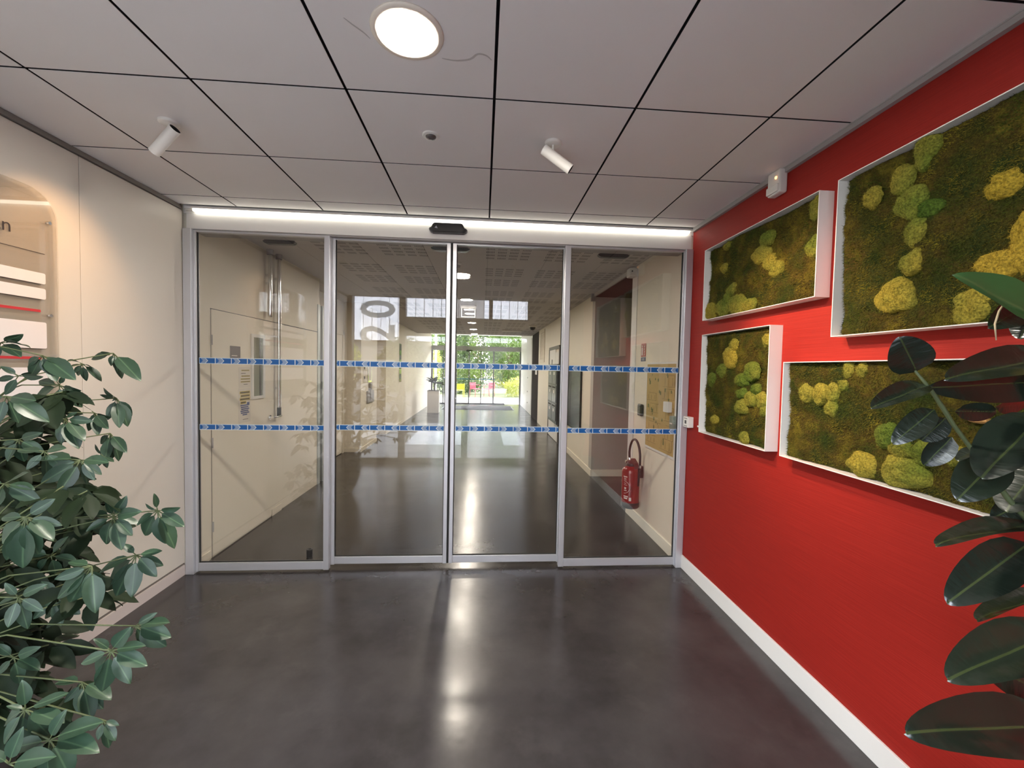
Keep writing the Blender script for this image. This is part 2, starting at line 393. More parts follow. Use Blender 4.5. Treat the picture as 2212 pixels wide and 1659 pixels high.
# thin brown water stains on the tiles
M_STAIN = film('water_stain', (0.25, 0.19, 0.15), 0.30)
def stain(pix, w):
    pts = []
    for u, v in pix:
        d = AX_R * ((u - 1106.0) / F_PX) - AX_U * ((v - 829.5) / F_PX) + AX_F
        pts.append(CAM + d * ((ZC - 0.0006 - CAM.z) / d.z))
    sm = []
    for i in range(len(pts) - 1):
        for k in range(5):
            t = k / 5; a = pts[max(i - 1, 0)]; b = pts[i]; c = pts[i + 1]; e = pts[min(i + 2, len(pts) - 1)]
            sm.append(0.5 * ((2 * b) + (c - a) * t + (2 * a - 5 * b + 4 * c - e) * t * t + (3 * b - a - 3 * c + e) * t ** 3))
    sm.append(pts[-1]); vs = []; fs = []
    for i, q in enumerate(sm):
        d = (sm[min(i + 1, len(sm) - 1)] - sm[max(i - 1, 0)]); n = Vector((-d.y, d.x, 0)).normalized()
        ww = w * (0.35 + 0.65 * math.sin(PI * min(1, (i + 1) / len(sm))))
        vs += [q + n * ww, q - n * ww]
    for i in range(len(sm) - 1): fs.append((2 * i, 2 * i + 1, 2 * i + 3, 2 * i + 2))
    MB().add(vs, fs).build('stain', M_STAIN, ce)
stain([(955, 126), (985, 131), (1015, 128), (1032, 117), (1050, 120), (1062, 130)], 0.0045)
stain([(742, 38), (760, 52), (785, 70), (800, 84)], 0.003)

# back wall: glazed entrance behind the camera (seen mirrored in the sliding doors)
bw = thing('wall_back', 'entrance front of glass and dark frames behind the viewer', 'wall', (0, YB, 0), kind='structure')
M_FRAMED = mat('dark_frame', (0.045, 0.045, 0.05), 0.5)
mb = MB()
mb.box(-2.4, -2.10, YB - 0.12, YB, 0, 3.0).box(-1.36, -1.26, YB - 0.1, YB, 0, 3.0).box(0.72, 1.75, YB - 0.1, YB, 0, 3.0)
mb.box(-2.4, 1.75, YB - 0.12, YB, 2.69, 3.0).box(-1.30, 0.75, YB - 0.1, YB + 0.02, 2.07, 2.37)
mb.build('frame', M_FRAMED, bw)
mb = MB().box(-0.56, -0.48, YB - 0.08, YB, 2.37, 2.69).box(0.08, 0.14, YB - 0.08, YB, 2.37, 2.69).box(-0.34, -0.24, YB - 0.07, YB - 0.01, 0, 2.07).box(-1.26, 0.72, YB - 0.07, YB, 0, 0.08).box(-2.1, -1.36, YB - 0.07, YB, 0, 0.08)
mb.build('mullion', M_FRAMED, bw)
MB().box(-2.10, -1.36, YB - 0.05, YB - 0.042, 0.08, 2.69).build('pane', M_GLASS2, bw)
MB().box(-1.26, 0.72, YB - 0.05, YB - 0.042, 0.08, 2.07).build('pane', M_GLASS2, bw)
MB().box(-1.26, 0.72, YB - 0.05, YB - 0.042, 2.37, 2.69).build('pane', M_GLASS2, bw)
M_FROST = bpy.data.materials.new('frosted_number'); M_FROST.use_nodes = True
_nt = M_FROST.node_tree; _p = _nt.nodes['Principled BSDF']; _p.inputs['Base Color'].default_value = (0.6, 0.62, 0.62, 1)
_tl = _nt.nodes.new('ShaderNodeBsdfTranslucent'); _tl.inputs[0].default_value = (0.60, 0.62, 0.63, 1); _ms = _nt.nodes.new('ShaderNodeMixShader'); _ms.inputs[0].default_value = 0.7
_nt.links.new(_p.outputs[0], _ms.inputs[1]); _nt.links.new(_tl.outputs[0], _ms.inputs[2]); _nt.links.new(_ms.outputs[0], _nt.nodes['Material Output'].inputs[0])
for ch_, z_ in (('1', 1.50), ('2', 1.95), ('0', 2.335)):
    text_mb(ch_, 0.76, (-1.447, YB - 0.036, z_), (0, 0, 1), (-1, 0, 0), 0.0, sx=0.78 if ch_ != '1' else 0.7, bold=0.014).build('number', M_FROST, bw)

# ------------------------------------------------------------------ sliding door front
XH0, XH1 = -2.148, 1.612
hd = thing('trim_3', 'long white door header box above the glass sliding doors', 'trim', (0, YD, 2.53), kind='structure')
MB().box(XH0, XH1, YD - 0.005, YD + 0.17, 2.531, 2.640, ch=0.003).build('cover', M_HEAD, hd)
MB().box(XL + 0.001, XR, YD + 0.0, YD + 0.30, 2.642, 2.95).build('beam', M_WHITE, hd)
MB().box(XH0 + 0.03, XH1 - 0.03, YD + 0.01, YD + 0.16, 2.522, 2.532).build('track', M_GREYTRIM, hd)
for x in (XL + 0.002, XR - 0.004):
    pass
led = thing('led_strip', 'glowing white light strip running along top of the door header', 'light', (0, YD - 0.02, 2.66))
MB().box(XH0 + 0.005, XH1 - 0.005, YD - 0.036, YD - 0.003, 2.667, 2.684).build('housing', M_WHITE, led)
M_LED = emitter('led_light', (1.0, 0.96, 0.82), 2.2)
MB().box(XH0 + 0.06, XH1 - 0.03, YD - 0.034, YD - 0.008, 2.648, 2.666, ch=0.006).build('diffuser', M_LED, led)
MB().box(XH0 + 0.01, XH0 + 0.06, YD - 0.03, YD - 0.01, 2.652, 2.665, ch=0.003).build('end_cap', M_PLASTIC, led)

def sensor(name, label, x0, x1, y, z0, z1, dy):
    t = thing(name, label, 'sensor', ((x0 + x1) / 2, y, z0))
    w, h = x1 - x0, z1 - z0
    poly = [(0.10 * w, 0), (0.90 * w, 0), (0.97 * w, 0.16 * h), (w, 0.34 * h), (0.985 * w, 0.46 * h), (0.95 * w, 0.46 * h), (0.90 * w, 0.86 * h), (0.86 * w, h), (0.13 * w, h), (0.09 * w, 0.86 * h), (0.04 * w, 0.46 * h), (0.01 * w, 0.46 * h), (0, 0.34 * h), (0.03 * w, 0.16 * h)]
    bm = bmesh.new()
    n = len(poly); cx, cz = w / 2, h * 0.5
    rings = []
    for d, s in ((0.0, 1.0), (0.72, 1.0), (0.93, 0.95), (1.0, 0.84)):
        rings.append([bm.verts.new((x0 + cx + (px - cx) * s, y + dy * d, z0 + cz + (pz - cz) * s)) for px, pz in poly])
    for a, b in zip(rings, rings[1:]):
        for k in range(n): bm.faces.new((a[k], a[(k + 1) % n], b[(k + 1) % n], b[k]))
    bm.faces.new(rings[0]); bm.faces.new(rings[-1]); bm.normal_update(); bm.verts.index_update()
    mb = MB().add([q.co.copy() for q in bm.verts], [[q.index for q in f.verts] for f in bm.faces]); bm.free()
    mb.build('body', M_BLACK, t)
    return t
t = sensor('motion_sensor', 'black motion sensor bar on the white header above the sliding doors', -0.418, -0.135, YD - 0.006, 2.568, 2.637, -0.055)
e = MB().add([(-0.375, YD - 0.0615, 2.596), (-0.352, YD - 0.0615, 2.592), (-0.362, YD - 0.0615, 2.612)], [(0, 1, 2)]).build('emblem', mat('pale_emblem', (0.35, 0.35, 0.40), 0.4), t)
for (x0, x1, lb) in ((-1.71, -1.47, 'black sensor pod behind the far-left glass, under the corridor ceiling'), (-0.43, -0.12, 'black sensor pod on the corridor side behind the sliding doors'), (0.92, 1.18, 'black sensor pod behind the right-hand fixed glass')):
    sensor('corridor_sensor', lb, x0, x1, YD + 0.172, 2.497, 2.548, 0.055)

def band(parent, x0, x1, y, zc, h, direction):
    """printed safety band on the glass: pale film with blue blocks and arrow strokes"""
    pale = MB().box(x0, x1, y - 0.0004, y, zc - h / 2, zc + h / 2)
    o1 = pale.build('safety_band', M_PALE, parent)
    mb = MB(); per = 0.1135; g = h * 0.40
    yb = y - 0.0008
    n = int(math.ceil((x1 - x0) / per))
    def shape(l, r, lflat, rflat):
        def edge(xx, flat):
            return [(xx, -g), (xx + (0 if flat else 0.018), 0), (xx, g)]
        return edge(r, rflat) + edge(l, lflat)[::-1]
    for k in range(n):
        o0 = k * per
        for (l, r, lf, rf) in ((0.003, 0.012, True, False), (0.0155, 0.0205, False, False), (0.024, 0.029, False, False), (0.0325, 0.0375, False, False), (0.046, 0.1105, False, True)):
            pts = []
            for px, pz in shape(o0 + l, o0 + r, lf, rf):
                X = x0 + px if direction > 0 else x1 - px
                pts.append((min(max(X, x0), x1), yb, zc + pz))
            if max(q[0] for q in pts) - min(q[0] for q in pts) < 0.001: continue
            mb.add(pts, [(0, 1, 2, 3, 4, 5)])
    mb.build('blue_arrows', M_BLUE, o1)

def leaf_panel(name, label, x0, x1, y0, y1, z0, z1, st_l, st_r, rail_b, rail_t, direction, jamb=None):
    t = thing(name, label, 'door', ((x0 + x1) / 2, y0, 0), kind='structure')
    MB().box(x0, x0 + st_l, y0, y1, z0, z1, ch=0.002).build('stile', M_ALU, t)
    MB().box(x1 - st_r, x1, y0, y1, z0, z1, ch=0.002).build('stile', M_ALU, t)
    MB().box(x0 + st_l, x1 - st_r, y0 + 0.002, y1, z0 + 0.004, z0 + rail_b, ch=0.002).build('bottom_rail', M_ALU, t)
    MB().box(x0 + st_l, x1 - st_r, y0 + 0.002, y1, z1 - rail_t, z1).build('top_rail', M_ALU, t)
    gx0, gx1 = x0 + st_l, x1 - st_r; ym = (y0 + y1) / 2
    g = MB(); w = 0.005
    g.box(gx0, gx0 + w, ym - 0.006, ym + 0.006, z0 + rail_b, z1).box(gx1 - w, gx1, ym - 0.006, ym + 0.006, z0 + rail_b, z1).box(gx0, gx1, ym - 0.006, ym + 0.006, z0 + rail_b, z0 + rail_b + w)
    g.build('gasket', M_GASKET, t)
    MB().box(gx0, gx1, ym - 0.004, ym + 0.004, z0 + rail_b, z1).build('pane', M_GLASS, t)
    for zc, h in ((1.584, 0.046), (1.094, 0.043)):
        band(t, gx0 + 0.008, gx1 - 0.004, ym - 0.0045, zc, h, direction)
    return t
ZT = 2.524
leaf_panel('window_1', 'fixed glass panel of the door front beside the white wall', -2.106, -1.146, YD, YD + 0.04, 0.012, ZT, 0.018, 0.040, 0.064, 0.012, 1)
leaf_panel('door_1', 'left sliding glass door leaf with blue arrow bands', -1.150, -0.262, YD + 0.050, YD + 0.085, 0.028, ZT, 0.028, 0.030, 0.060, 0.012, -1)
DOOR1 = bpy.data.objects['door_1']
MB().box(-0.2615, -0.2465, YD + 0.055, YD + 0.080, 0.03, ZT).build('meeting_seal', M_GASKET, DOOR1)
leaf_panel('door_2', 'right sliding glass door leaf with blue arrow bands', -0.246, 0.640, YD + 0.050, YD + 0.085, 0.028, ZT, 0.030, 0.028, 0.060, 0.012, 1)
leaf_panel('window_2', 'fixed glass panel of the door front beside the red wall', 0.618, 1.566, YD, YD + 0.04, 0.012, ZT, 0.043, 0.010, 0.064, 0.012, -1)
o = MB().box(XL + 0.006, -2.106, YD - 0.022, YD + 0.05, 0, 2.531, ch=0.004).build('trim_4', M_ALU); tag(o, 'grey aluminium jamb of the door front at the white wall', 'trim', kind='structure')
o = MB().box(1.566, XR - 0.002, YD - 0.022, YD + 0.05, 0, 2.531, ch=0.004).build('trim_5', M_ALU); tag(o, 'grey aluminium jamb of the door front at the red wall', 'trim', kind='structure')

# ------------------------------------------------------------------ corridor shell
def wallbox(name, label, x0, x1, y0, y1, z0, z1, mt=M_HALLW):
    o = MB().box(x0, x1, y0, y1, z0, z1).build(name, mt); tag(o, label, 'wall', kind='structure'); return o
M_SOFFIT = mat('brown_soffit', (0.075, 0.052, 0.042), 0.7)
M_GREYW = mat('grey_wall', (0.46, 0.44, 0.40), 0.6)
wallbox('wall_corridor_left', 'cream corridor wall holding the flush white door', HXL - 0.5, HXL, YD + 0.02, 5.60, 0, 3.0)
wallbox('wall_corridor_left_lobby', 'back of the recess beyond the flush corridor door', -2.75, -2.50, 5.60, 7.62, 0, 3.0)
wallbox('wall_corridor_left_pier', 'cream pier standing out on the left of the corridor', -2.75, -2.195, 7.62, 8.74, 0, 3.0)
wallbox('wall_corridor_left_niche', 'shaded niche behind the cream pier', -2.75, -2.50, 8.74, 9.62, 0, 3.0)
wallbox('wall_corridor_left_far', 'long pale wall on the left at corridor end', -2.75, -2.215, 9.62, YF, 0, 3.3)
for i, (y0, y1, x) in enumerate(((3.2, 3.40, HXL), (4.36, 4.56, HXL), (7.62, 8.74, -2.195), (9.62, YF - 0.1, -2.215))):
    o = MB().box(x, x + 0.010, y0, y1, 0, 0.07).build('baseboard_left', M_HALLW); tag(o, ['low cream baseboard at the near corner of the corridor', 'short cream baseboard below the flush door handle', 'cream baseboard along the foot of the pier', 'cream baseboard of the long far-left corridor wall'][i], 'baseboard', kind='structure')
o = MB().box(-2.50, -2.185, 7.608, 7.62, 0, 0.07).build('baseboard_pier', M_HALLW); tag(o, 'cream baseboard on the front face of the pier', 'baseboard', kind='structure')
wallbox('wall_corridor_right', 'cream wall just behind the glass with fire extinguisher', HXR, HXR + 0.15, YD + 0.05, 4.44, 0, 3.0)
wallbox('wall_side_passage', 'grey end wall of the side passage behind the extinguisher', HXR, 4.2, 5.97, 6.12, 0, 3.0, M_GREYW)
wallbox('wall_side_passage_near', 'near wall of the side passage turning right', HXR + 0.15, 4.2, 4.29, 4.44, 0, 3.0)
wallbox('wall_side_passage_end', 'end of the side passage', 4.1, 4.25, 4.44, 5.97, 0, 3.0, M_GREYW)
wallbox('wall_corridor_right_middle', 'cream wall between side passage and dark doorway', HXR, HXR + 0.15, 6.12, 12.05, 0, 3.0)
wallbox('wall_corridor_right_far', 'pale right-hand wall near the garden doors', HXR + 0.02, HXR + 0.17, 13.75, YF, 0, 3.3, M_WHITE)
o = MB().box(HXR, 4.2, 4.44, 5.97, 2.64, 2.70).build('ceiling_passage', M_SOFFIT); tag(o, 'brown ceiling of the side passage', 'ceiling', kind='structure')
o = MB().box(HXR - 0.02, HXR + 0.10, 4.36, 6.02, 2.645, HZC).build('trim_6', M_HALLC); tag(o, 'pale edge beam over the side passage opening', 'trim', kind='structure')
for (x0, x1, y0, y1, lb) in ((HXR - 0.012, HXR, YD + 0.06, 4.44, 'cream baseboard under the extinguisher'), (HXR - 0.012, HXR, 5.96, 9.7, 'cream baseboard under the dark notice board'), (HXR, 4.1, 5.958, 5.97, 'cream baseboard in the side passage')):
    o = MB().box(x0, x1, y0, y1, 0, 0.10, ch=0.002).build('baseboard_right_corridor', M_HALLW); tag(o, lb, 'baseboard', kind='structure')
o = MB().box(HXR - 0.008, HXR + 0.0, 4.30, 4.445, 0.1, 2.645).box(HXR - 0.002, HXR + 0.15, 4.44, 4.446, 0, 2.645).build('trim_7', M_WHITE); tag(o, 'white corner trim at the side passage opening', 'trim', kind='structure')

# corridor ceiling with groups of punched slots
hc = thing('ceiling_corridor', 'corridor ceiling of grey boards punched with groups of slots', 'ceiling', (0, 8, HZC), kind='structure')
MB().box(-2.75, HXR + 0.2, YD + 0.16, 14.0, HZC, HZC + 0.06).build('board', M_HALLC, hc)
MB().box(-2.75, HXR + 0.2, 14.0, YF + 0.1, 3.10, 3.16).box(-2.75, HXR + 0.2, 14.0, 14.05, HZC, 3.16).build('board', M_HALLC, hc)
slots = MB()
fy = [3.32, 3.90]
y = 4.68
while y < 13.2:
    fy += [y, y + 0.58]; y += 1.36
for y0 in fy:
    for kx in range(-2, 4):
        x0 = 0.012 + 0.592 * kx if kx >= 0 else -1.0 + 0.592 * (kx + 1)
        if x0 > 1.5 or x0 < -2.1: continue
        for gx_ in range(4):
            for gy_ in range(4):
                for s in range(6):
                    xs = x0 + gx_ * 0.115 + s * 0.0145; ys = y0 + gy_ * 0.108
                    if xs > 1.58: continue
                    slots.add([(xs, ys, HZC - 0.0006), (xs + 0.007, ys, HZC - 0.0006), (xs + 0.007, ys + 0.062, HZC - 0.0006), (xs, ys + 0.062, HZC - 0.0006)], [(0, 1, 2, 3)])
slots.build('slots', mat('slot_shadow', (0.13, 0.12, 0.11), 0.9), hc, kind='stuff')

# ------------------------------------------------------------------ lamps
M_LAMP = emitter('lamp_glow', (1.0, 0.91, 0.79), 285.0)
M_LAMPH = emitter('corridor_lamp_glow', (1.0, 0.90, 0.77), 122.0)
M_RING = mat('lamp_ring', (0.78, 0.70, 0.60), 0.4)
def downlight(label, x, y, z, r, group=None):
    t = thing('ceiling_downlight', label, 'light', (x, y, z), group)
    MB().lathe((x, y, z), [(r * 0.97, -0.004), (r * 1.02, -0.007), (r * 1.20, -0.005), (r * 1.23, 0.0), (r * 0.9, 0.0)], n=40).build('trim_ring', M_RING, t)
    MB().lathe((x, y, z), [(r * 0.985, -0.0045), (r * 0.9, -0.0060), (r * 0.5, -0.0066), (0.0, -0.0068)], n=40).build('diffuser', M_LAMPH if group else M_LAMP, t)
    return t
downlight('large round glowing downlight in the lobby ceiling', -0.272, 1.445, ZC, 0.098)
d0 = None
for i, y in enumerate((5.17, 6.88, 8.62, 10.36, 12.08, 13.72)):
    lb = ['nearest glowing round downlight in the corridor ceiling', 'second glowing downlight along the corridor ceiling', 'third corridor downlight, behind the hanging exit sign', 'fourth downlight along the corridor ceiling', 'fifth downlight along the corridor ceiling', 'farthest downlight in the corridor ceiling'][i]
    if d0 is None: d0 = downlight(lb, -0.285, y, HZC, 0.098, 'corridor downlights')
    else:
        c = copy_tree(d0, loc=(-0.285 - 0.004 * i, y, HZC)); c['label'] = lb

def spot(label, base, aim, tube_c, L, col, watts, ang):
    bx, by = base
    t = thing('ceiling_spotlight', label, 'spotlight', (bx, by, ZC), 'white tube spotlights')
    MB().lathe((bx, by, ZC), [(0.0, -0.012), (0.036, -0.012), (0.041, -0.009), (0.042, 0.0)], n=28).build('ceiling_plate', M_PLASTIC, t)
    d = (Vector(aim) - Vector(tube_c)).normalized(); c = Vector(tube_c)
    MB().frustum((bx, by, ZC - 0.010), (bx, by, c.z + 0.012), 0.0055, 0.0055, 12).build('stem', M_PLASTIC, t)
    r = 0.0245; a = c - d * (L / 2); b = c + d * (L / 2)
    mb = MB().frustum(a, b, r, r, 28, cap0=False, cap1=False)
    mb.frustum(a, b, r - 0.0022, r - 0.0022, 28, mi=1, cap0=False, cap1=False)
    ez = d; pa = ez.orthogonal().normalized(); pb = ez.cross(pa)
    for q in (a, b):
        vs = []
        for rr in (r, r - 0.0022):
            vs += [q + (pa * math.cos(2 * PI * k / 28) + pb * math.sin(2 * PI * k / 28)) * rr for k in range(28)]
        mb.add(vs, [(k, (k + 1) % 28, 28 + (k + 1) % 28, 28 + k) for k in range(28)])
    mb.frustum(c + d * 0.0, c + d * 0.004, r - 0.003, r - 0.003, 28, mi=1)
    mb.build('tube', [M_PLASTIC, M_GASKET], t)
    lt = bpy.data.lights.new('spot_beam', 'SPOT'); lt.energy = watts; lt.color = col; lt.spot_size = math.radians(ang); lt.spot_blend = 0.9; lt.shadow_soft_size = 0.02
    lo = bpy.data.objects.new('spot_beam', lt); C.objects.link(lo); lo.location = b + d * 0.005
    lo.rotation_euler = d.to_track_quat('-Z', 'Y').to_euler()
    return t
spot('white tube spotlight on the lobby ceiling aimed at the white wall', (-1.478, 2.073), (-2.17, 2.26, 2.05), (-1.50, 2.075, 2.60), 0.155, (1.0, 0.58, 0.26), 8, 66)
spot('white tube spotlight on the lobby ceiling aimed at the red wall', (0.324, 2.055), (1.62, 1.98, 1.72), (0.345, 2.053, 2.605), 0.165, (1.0, 0.66, 0.40), 56, 52)

t = thing('smoke_detector', 'small round white detector in the lobby ceiling tile', 'detector', (-0.27, 2.054, ZC))
MB().lathe((-0.27, 2.054, ZC), [(0.041, 0), (0.041, -0.004), (0.037, -0.007), (0.026, -0.008)], n=28).build('rim', M_PLASTIC, t)
MB().lathe((-0.27, 2.054, ZC), [(0.026, -0.007), (0.022, -0.014), (0.012, -0.019), (0, -0.020)], n=24).build('lens', mat('smoky_lens', (0.09, 0.08, 0.08), 0.15), t)
t = thing('corridor_detector', 'small white smoke detector on the corridor ceiling by the first lamp', 'detector', (-0.30, 4.52, HZC))
MB().lathe((-0.30, 4.52, HZC), [(0.05, 0), (0.05, -0.012), (0.044, -0.022)], n=24).build('base', M_PLASTIC, t)
MB().lathe((-0.30, 4.52, HZC), [(0.034, -0.02), (0.032, -0.04), (0.02, -0.048), (0, -0.049)], n=24).build('dome', M_GREYTRIM, t)

# ------------------------------------------------------------------ moss pictures on the red wall
def moss_mat(name, ramp, scale):
    mt = bpy.data.materials.new(name); mt.use_nodes = True; nt = mt.node_tree; p = nt.nodes['Principled BSDF']
    p.inputs['Roughness'].default_value = 0.9; p.inputs['Specular IOR Level'].default_value = 0.15
    ge = nt.nodes.new('ShaderNodeNewGeometry'); n1 = nt.nodes.new('ShaderNodeTexNoise'); n1.inputs['Scale'].default_value = scale; n1.inputs['Detail'].default_value = 4
    n2 = nt.nodes.new('ShaderNodeTexNoise'); n2.inputs['Scale'].default_value = 150; n2.inputs['Detail'].default_value = 3
    nt.links.new(ge.outputs['Position'], n1.inputs['Vector']); nt.links.new(ge.outputs['Position'], n2.inputs['Vector'])
    cr = nt.nodes.new('ShaderNodeValToRGB')
    while len(cr.color_ramp.elements) < len(ramp): cr.color_ramp.elements.new(0.5)
    for e_, (ps, cl) in zip(cr.color_ramp.elements, ramp): e_.position = ps; e_.color = (*cl, 1)
    nt.links.new(n1.outputs['Fac'], cr.inputs[0])
    mx = nt.nodes.new('ShaderNodeMix'); mx.data_type = 'RGBA'; mx.blend_type = 'MULTIPLY'; mx.inputs[0].default_value = 0.85
    c2 = nt.nodes.new('ShaderNodeValToRGB'); c2.color_ramp.elements[0].position = 0.3; c2.color_ramp.elements[0].color = (0.35, 0.35, 0.35, 1)
    c2.color_ramp.elements[1].position = 0.7; c2.color_ramp.elements[1].color = (1.25, 1.2, 1.1, 1)
    nt.links.new(n2.outputs['Fac'], c2.inputs[0]); nt.links.new(cr.outputs[0], mx.inputs[6]); nt.links.new(c2.outputs[0], mx.inputs[7])
    nt.links.new(mx.outputs[2], p.inputs['Base Color'])
    bp = nt.nodes.new('ShaderNodeBump'); bp.inputs['Strength'].default_value = 0.8; bp.inputs['Distance'].default_value = 0.006
    nt.links.new(n2.outputs['Fac'], bp.inputs['Height']); nt.links.new(bp.outputs[0], p.inputs['Normal'])
    return mt
M_MOSS = moss_mat('flat_moss', [(0.34, (0.020, 0.032, 0.005)), (0.47, (0.040, 0.040, 0.006)), (0.55, (0.056, 0.040, 0.007)), (0.66, (0.105, 0.088, 0.010))], 8.0)
M_FIBRE = moss_mat('moss_fibre', [(0.34, (0.04, 0.07, 0.008)), (0.47, (0.095, 0.10, 0.012)), (0.55, (0.125, 0.10, 0.014)), (0.66, (0.23, 0.195, 0.020))], 9.0)
M_CUSH = moss_mat('cushion_moss', [(0.36, (0.12, 0.155, 0.022)), (0.5, (0.23, 0.215, 0.034)), (0.64, (0.31, 0.25, 0.036))], 4.0)
M_CUSHY = moss_mat('cushion_moss_yellow', [(0.36, (0.25, 0.21, 0.022)), (0.5, (0.34, 0.255, 0.028)), (0.64, (0.38, 0.27, 0.034))], 4.0)
M_CUSHG = moss_mat('cushion_moss_green', [(0.36, (0.06, 0.11, 0.014)), (0.5, (0.095, 0.14, 0.02)), (0.64, (0.14, 0.155, 0.024))], 4.0)
M_BARK = mat('bark_flake', (0.42, 0.22, 0.07), 0.8, noise=0.3, nscale=40, bump=0.4, bscale=80)
M_FRW = mat('frame_white', (0.78, 0.75, 0.72), 0.45)
from mathutils import noise as MN
def moss_picture(label, y0, y1, z0, z1, cushions, D=0.075, bark=()):
    t = thing('moss_picture', label, 'moss picture', (XR, (y0 + y1) / 2, (z0 + z1) / 2), 'framed moss pictures on the red wall')
    xf = XR - D; th = 0.004
    for (a, b, c, d) in ((y0, y0 + th, z0, z1), (y1 - th, y1, z0, z1), (y0 + th, y1 - th, z0, z0 + th), (y0 + th, y1 - th, z1 - th, z1)):
        MB().box(xf, XR, a, b, c, d, ch=0.0008).build('frame_side', M_FRW, t)
    MB().box(XR - 0.012, XR - 0.001, y0 + th, y1 - th, z0 + th, z1 - th).build('backing', M_SOIL, t)
    # lumpy bed
    ny = int((y1 - y0) / 0.012); nz = int((z1 - z0) / 0.012); xb = XR - 0.034
    def hgt(y, z):
        e = min(y - y0, y1 - y, z - z0, z1 - z)
        k = min(1.0, max(0.0, (e - 0.004) / 0.025))
        return (0.022 * MN.noise(Vector((y * 5, z * 5, 1.3))) + 0.010 * MN.noise(Vector((y * 17, z * 17, 4.1))) + 0.004 * MN.noise(Vector((y * 60, z * 60, 2)))) + 0.012 * k
    vs = []; fs = []
    for i in range(ny + 1):
        for j in range(nz + 1):
            y = y0 + th + 0.002 + (y1 - y0 - 2 * th - 0.004) * i / ny; z = z0 + th + 0.002 + (z1 - z0 - 2 * th - 0.004) * j / nz
            if i in (0, ny): y += rnd.uniform(0, 0.010) * (1 if i == 0 else -1)
            vs.append((xb - hgt(y, z), y, z))
    for i in range(ny):
        for j in range(nz):
            a = i * (nz + 1) + j; fs.append((a, a + 1, a + nz + 2, a + nz + 1))
    MB().add(vs, fs, 0, True).build('moss_bed', M_MOSS, t)
    # short fibres standing out of the bed
    rs = np.random.RandomState(int((y0 + z0) * 1000)); n = int((y1 - y0) * (z1 - z0) * 52000)
    yy = rs.uniform(y0 + 0.006, y1 - 0.006, n); zz = rs.uniform(z0 + 0.008, z1 - 0.006, n)
    L = rs.uniform(0.007, 0.018, n); an = rs.uniform(0, 2 * PI, n); lean = rs.uniform(0.3, 1.2, n); wd = rs.uniform(0.0006, 0.0014, n)
    hx = np.array([hgt(a, b) for a, b in zip(yy, zz)])
    P = np.stack([xb - hx + 0.002, yy, zz], 1)
    dirv = np.stack([-np.cos(lean), np.sin(lean) * np.cos(an), np.sin(lean) * np.sin(an) - 0.15], 1)
    side = np.stack([np.zeros(n), -np.sin(an), np.cos(an)], 1)
    V = np.stack([P + side * wd[:, None], P - side * wd[:, None], P + dirv * L[:, None]], 1).reshape(-1, 3)
    V[:, 1] = np.clip(V[:, 1], y0 + 0.004, y1 - 0.004); V[:, 2] = np.clip(V[:, 2], z0 + 0.004, z1 - 0.004)
    Fc = np.arange(3 * n).reshape(n, 3)
    fb = MB(); fb.v = [tuple(q) for q in V.tolist()]; fb.f = [tuple(q) for q in Fc.tolist()]; fb.mi = [0] * n; fb.sm = [False] * n
    fb.build('moss_fibres', M_FIBRE, t, kind='stuff')
    for ci, (cy, cz, ry, rz) in enumerate(cushions):
        nseg, nring = 34, 12; ry *= 1.1; rz *= 1.1; hh = 0.024 + 0.10 * min(ry, rz); x_b = xb - 0.006
        vs = []; fs = []; sd = ci * 3.7 + y0
        for r in range(nring + 1):
            f = r / nring
            for k in range(nseg):
                a = 2 * PI * k / nseg
                wob = 1 + 0.26 * MN.noise(Vector((math.cos(a) * 1.2 + sd, math.sin(a) * 1.2, sd))) + 0.10 * MN.noise(Vector((math.cos(a) * 3 + sd, math.sin(a) * 3, sd)))
                q = f ** 0.8
                y = cy + ry * q * wob * math.cos(a); z = cz + rz * q * wob * math.sin(a)
                y = min(max(y, y0 + 0.004), y1 - 0.004); z = min(max(z, z0 + 0.004), z1 - 0.004)
                h = hh * math.sqrt(max(0.0, 1 - q ** 2.6)) + 0.009 * MN.noise(Vector((y * 38, z * 38, 3 + sd))) + 0.003 * MN.noise(Vector((y * 130, z * 130, 7)))
                vs.append((x_b - h, y, z))
        for r in range(nring):
            for k in range(nseg):
                fs.append((r * nseg + k, r * nseg + (k + 1) % nseg, (r + 1) * nseg + (k + 1) % nseg, (r + 1) * nseg + k))
        hue = MN.noise(Vector((cy * 3, cz * 3, 9)))
        mt = M_CUSHY if (cy < 1.2 and cz > 1.7) else (M_CUSHG if hue < -0.32 else M_CUSH)
        cm = MB().add(vs, fs, 0, True)
        for q in range(int(5200 * (ry + rz))):   # short fuzz, mostly around the rim
            i_ = rnd.randrange(nseg * 2, len(vs)); p = Vector(vs[i_]) + Vector((0, rnd.uniform(-.004, .004), rnd.uniform(-.004, .004)))
            o_ = Vector((0, p.y - cy, p.z - cz)); k_ = i_ // nseg / nring
            d_ = (o_.normalized() * k_ + Vector((-(1.25 - k_), rnd.uniform(-.5, .5), rnd.uniform(-.5, .5)))).normalized() * rnd.uniform(0.003, 0.007)
            w_ = Vector((0, rnd.uniform(-1, 1), rnd.uniform(-1, 1))).normalized() * 0.0007
            tip = p + d_; tip.y = min(max(tip.y, y0 + 0.004), y1 - 0.004); tip.z = min(max(tip.z, z0 + 0.004), z1 - 0.004)
            cm.add([p + w_, p - w_, tip], [(0, 1, 2)])
        cm.build('moss_cushion', mt, t)
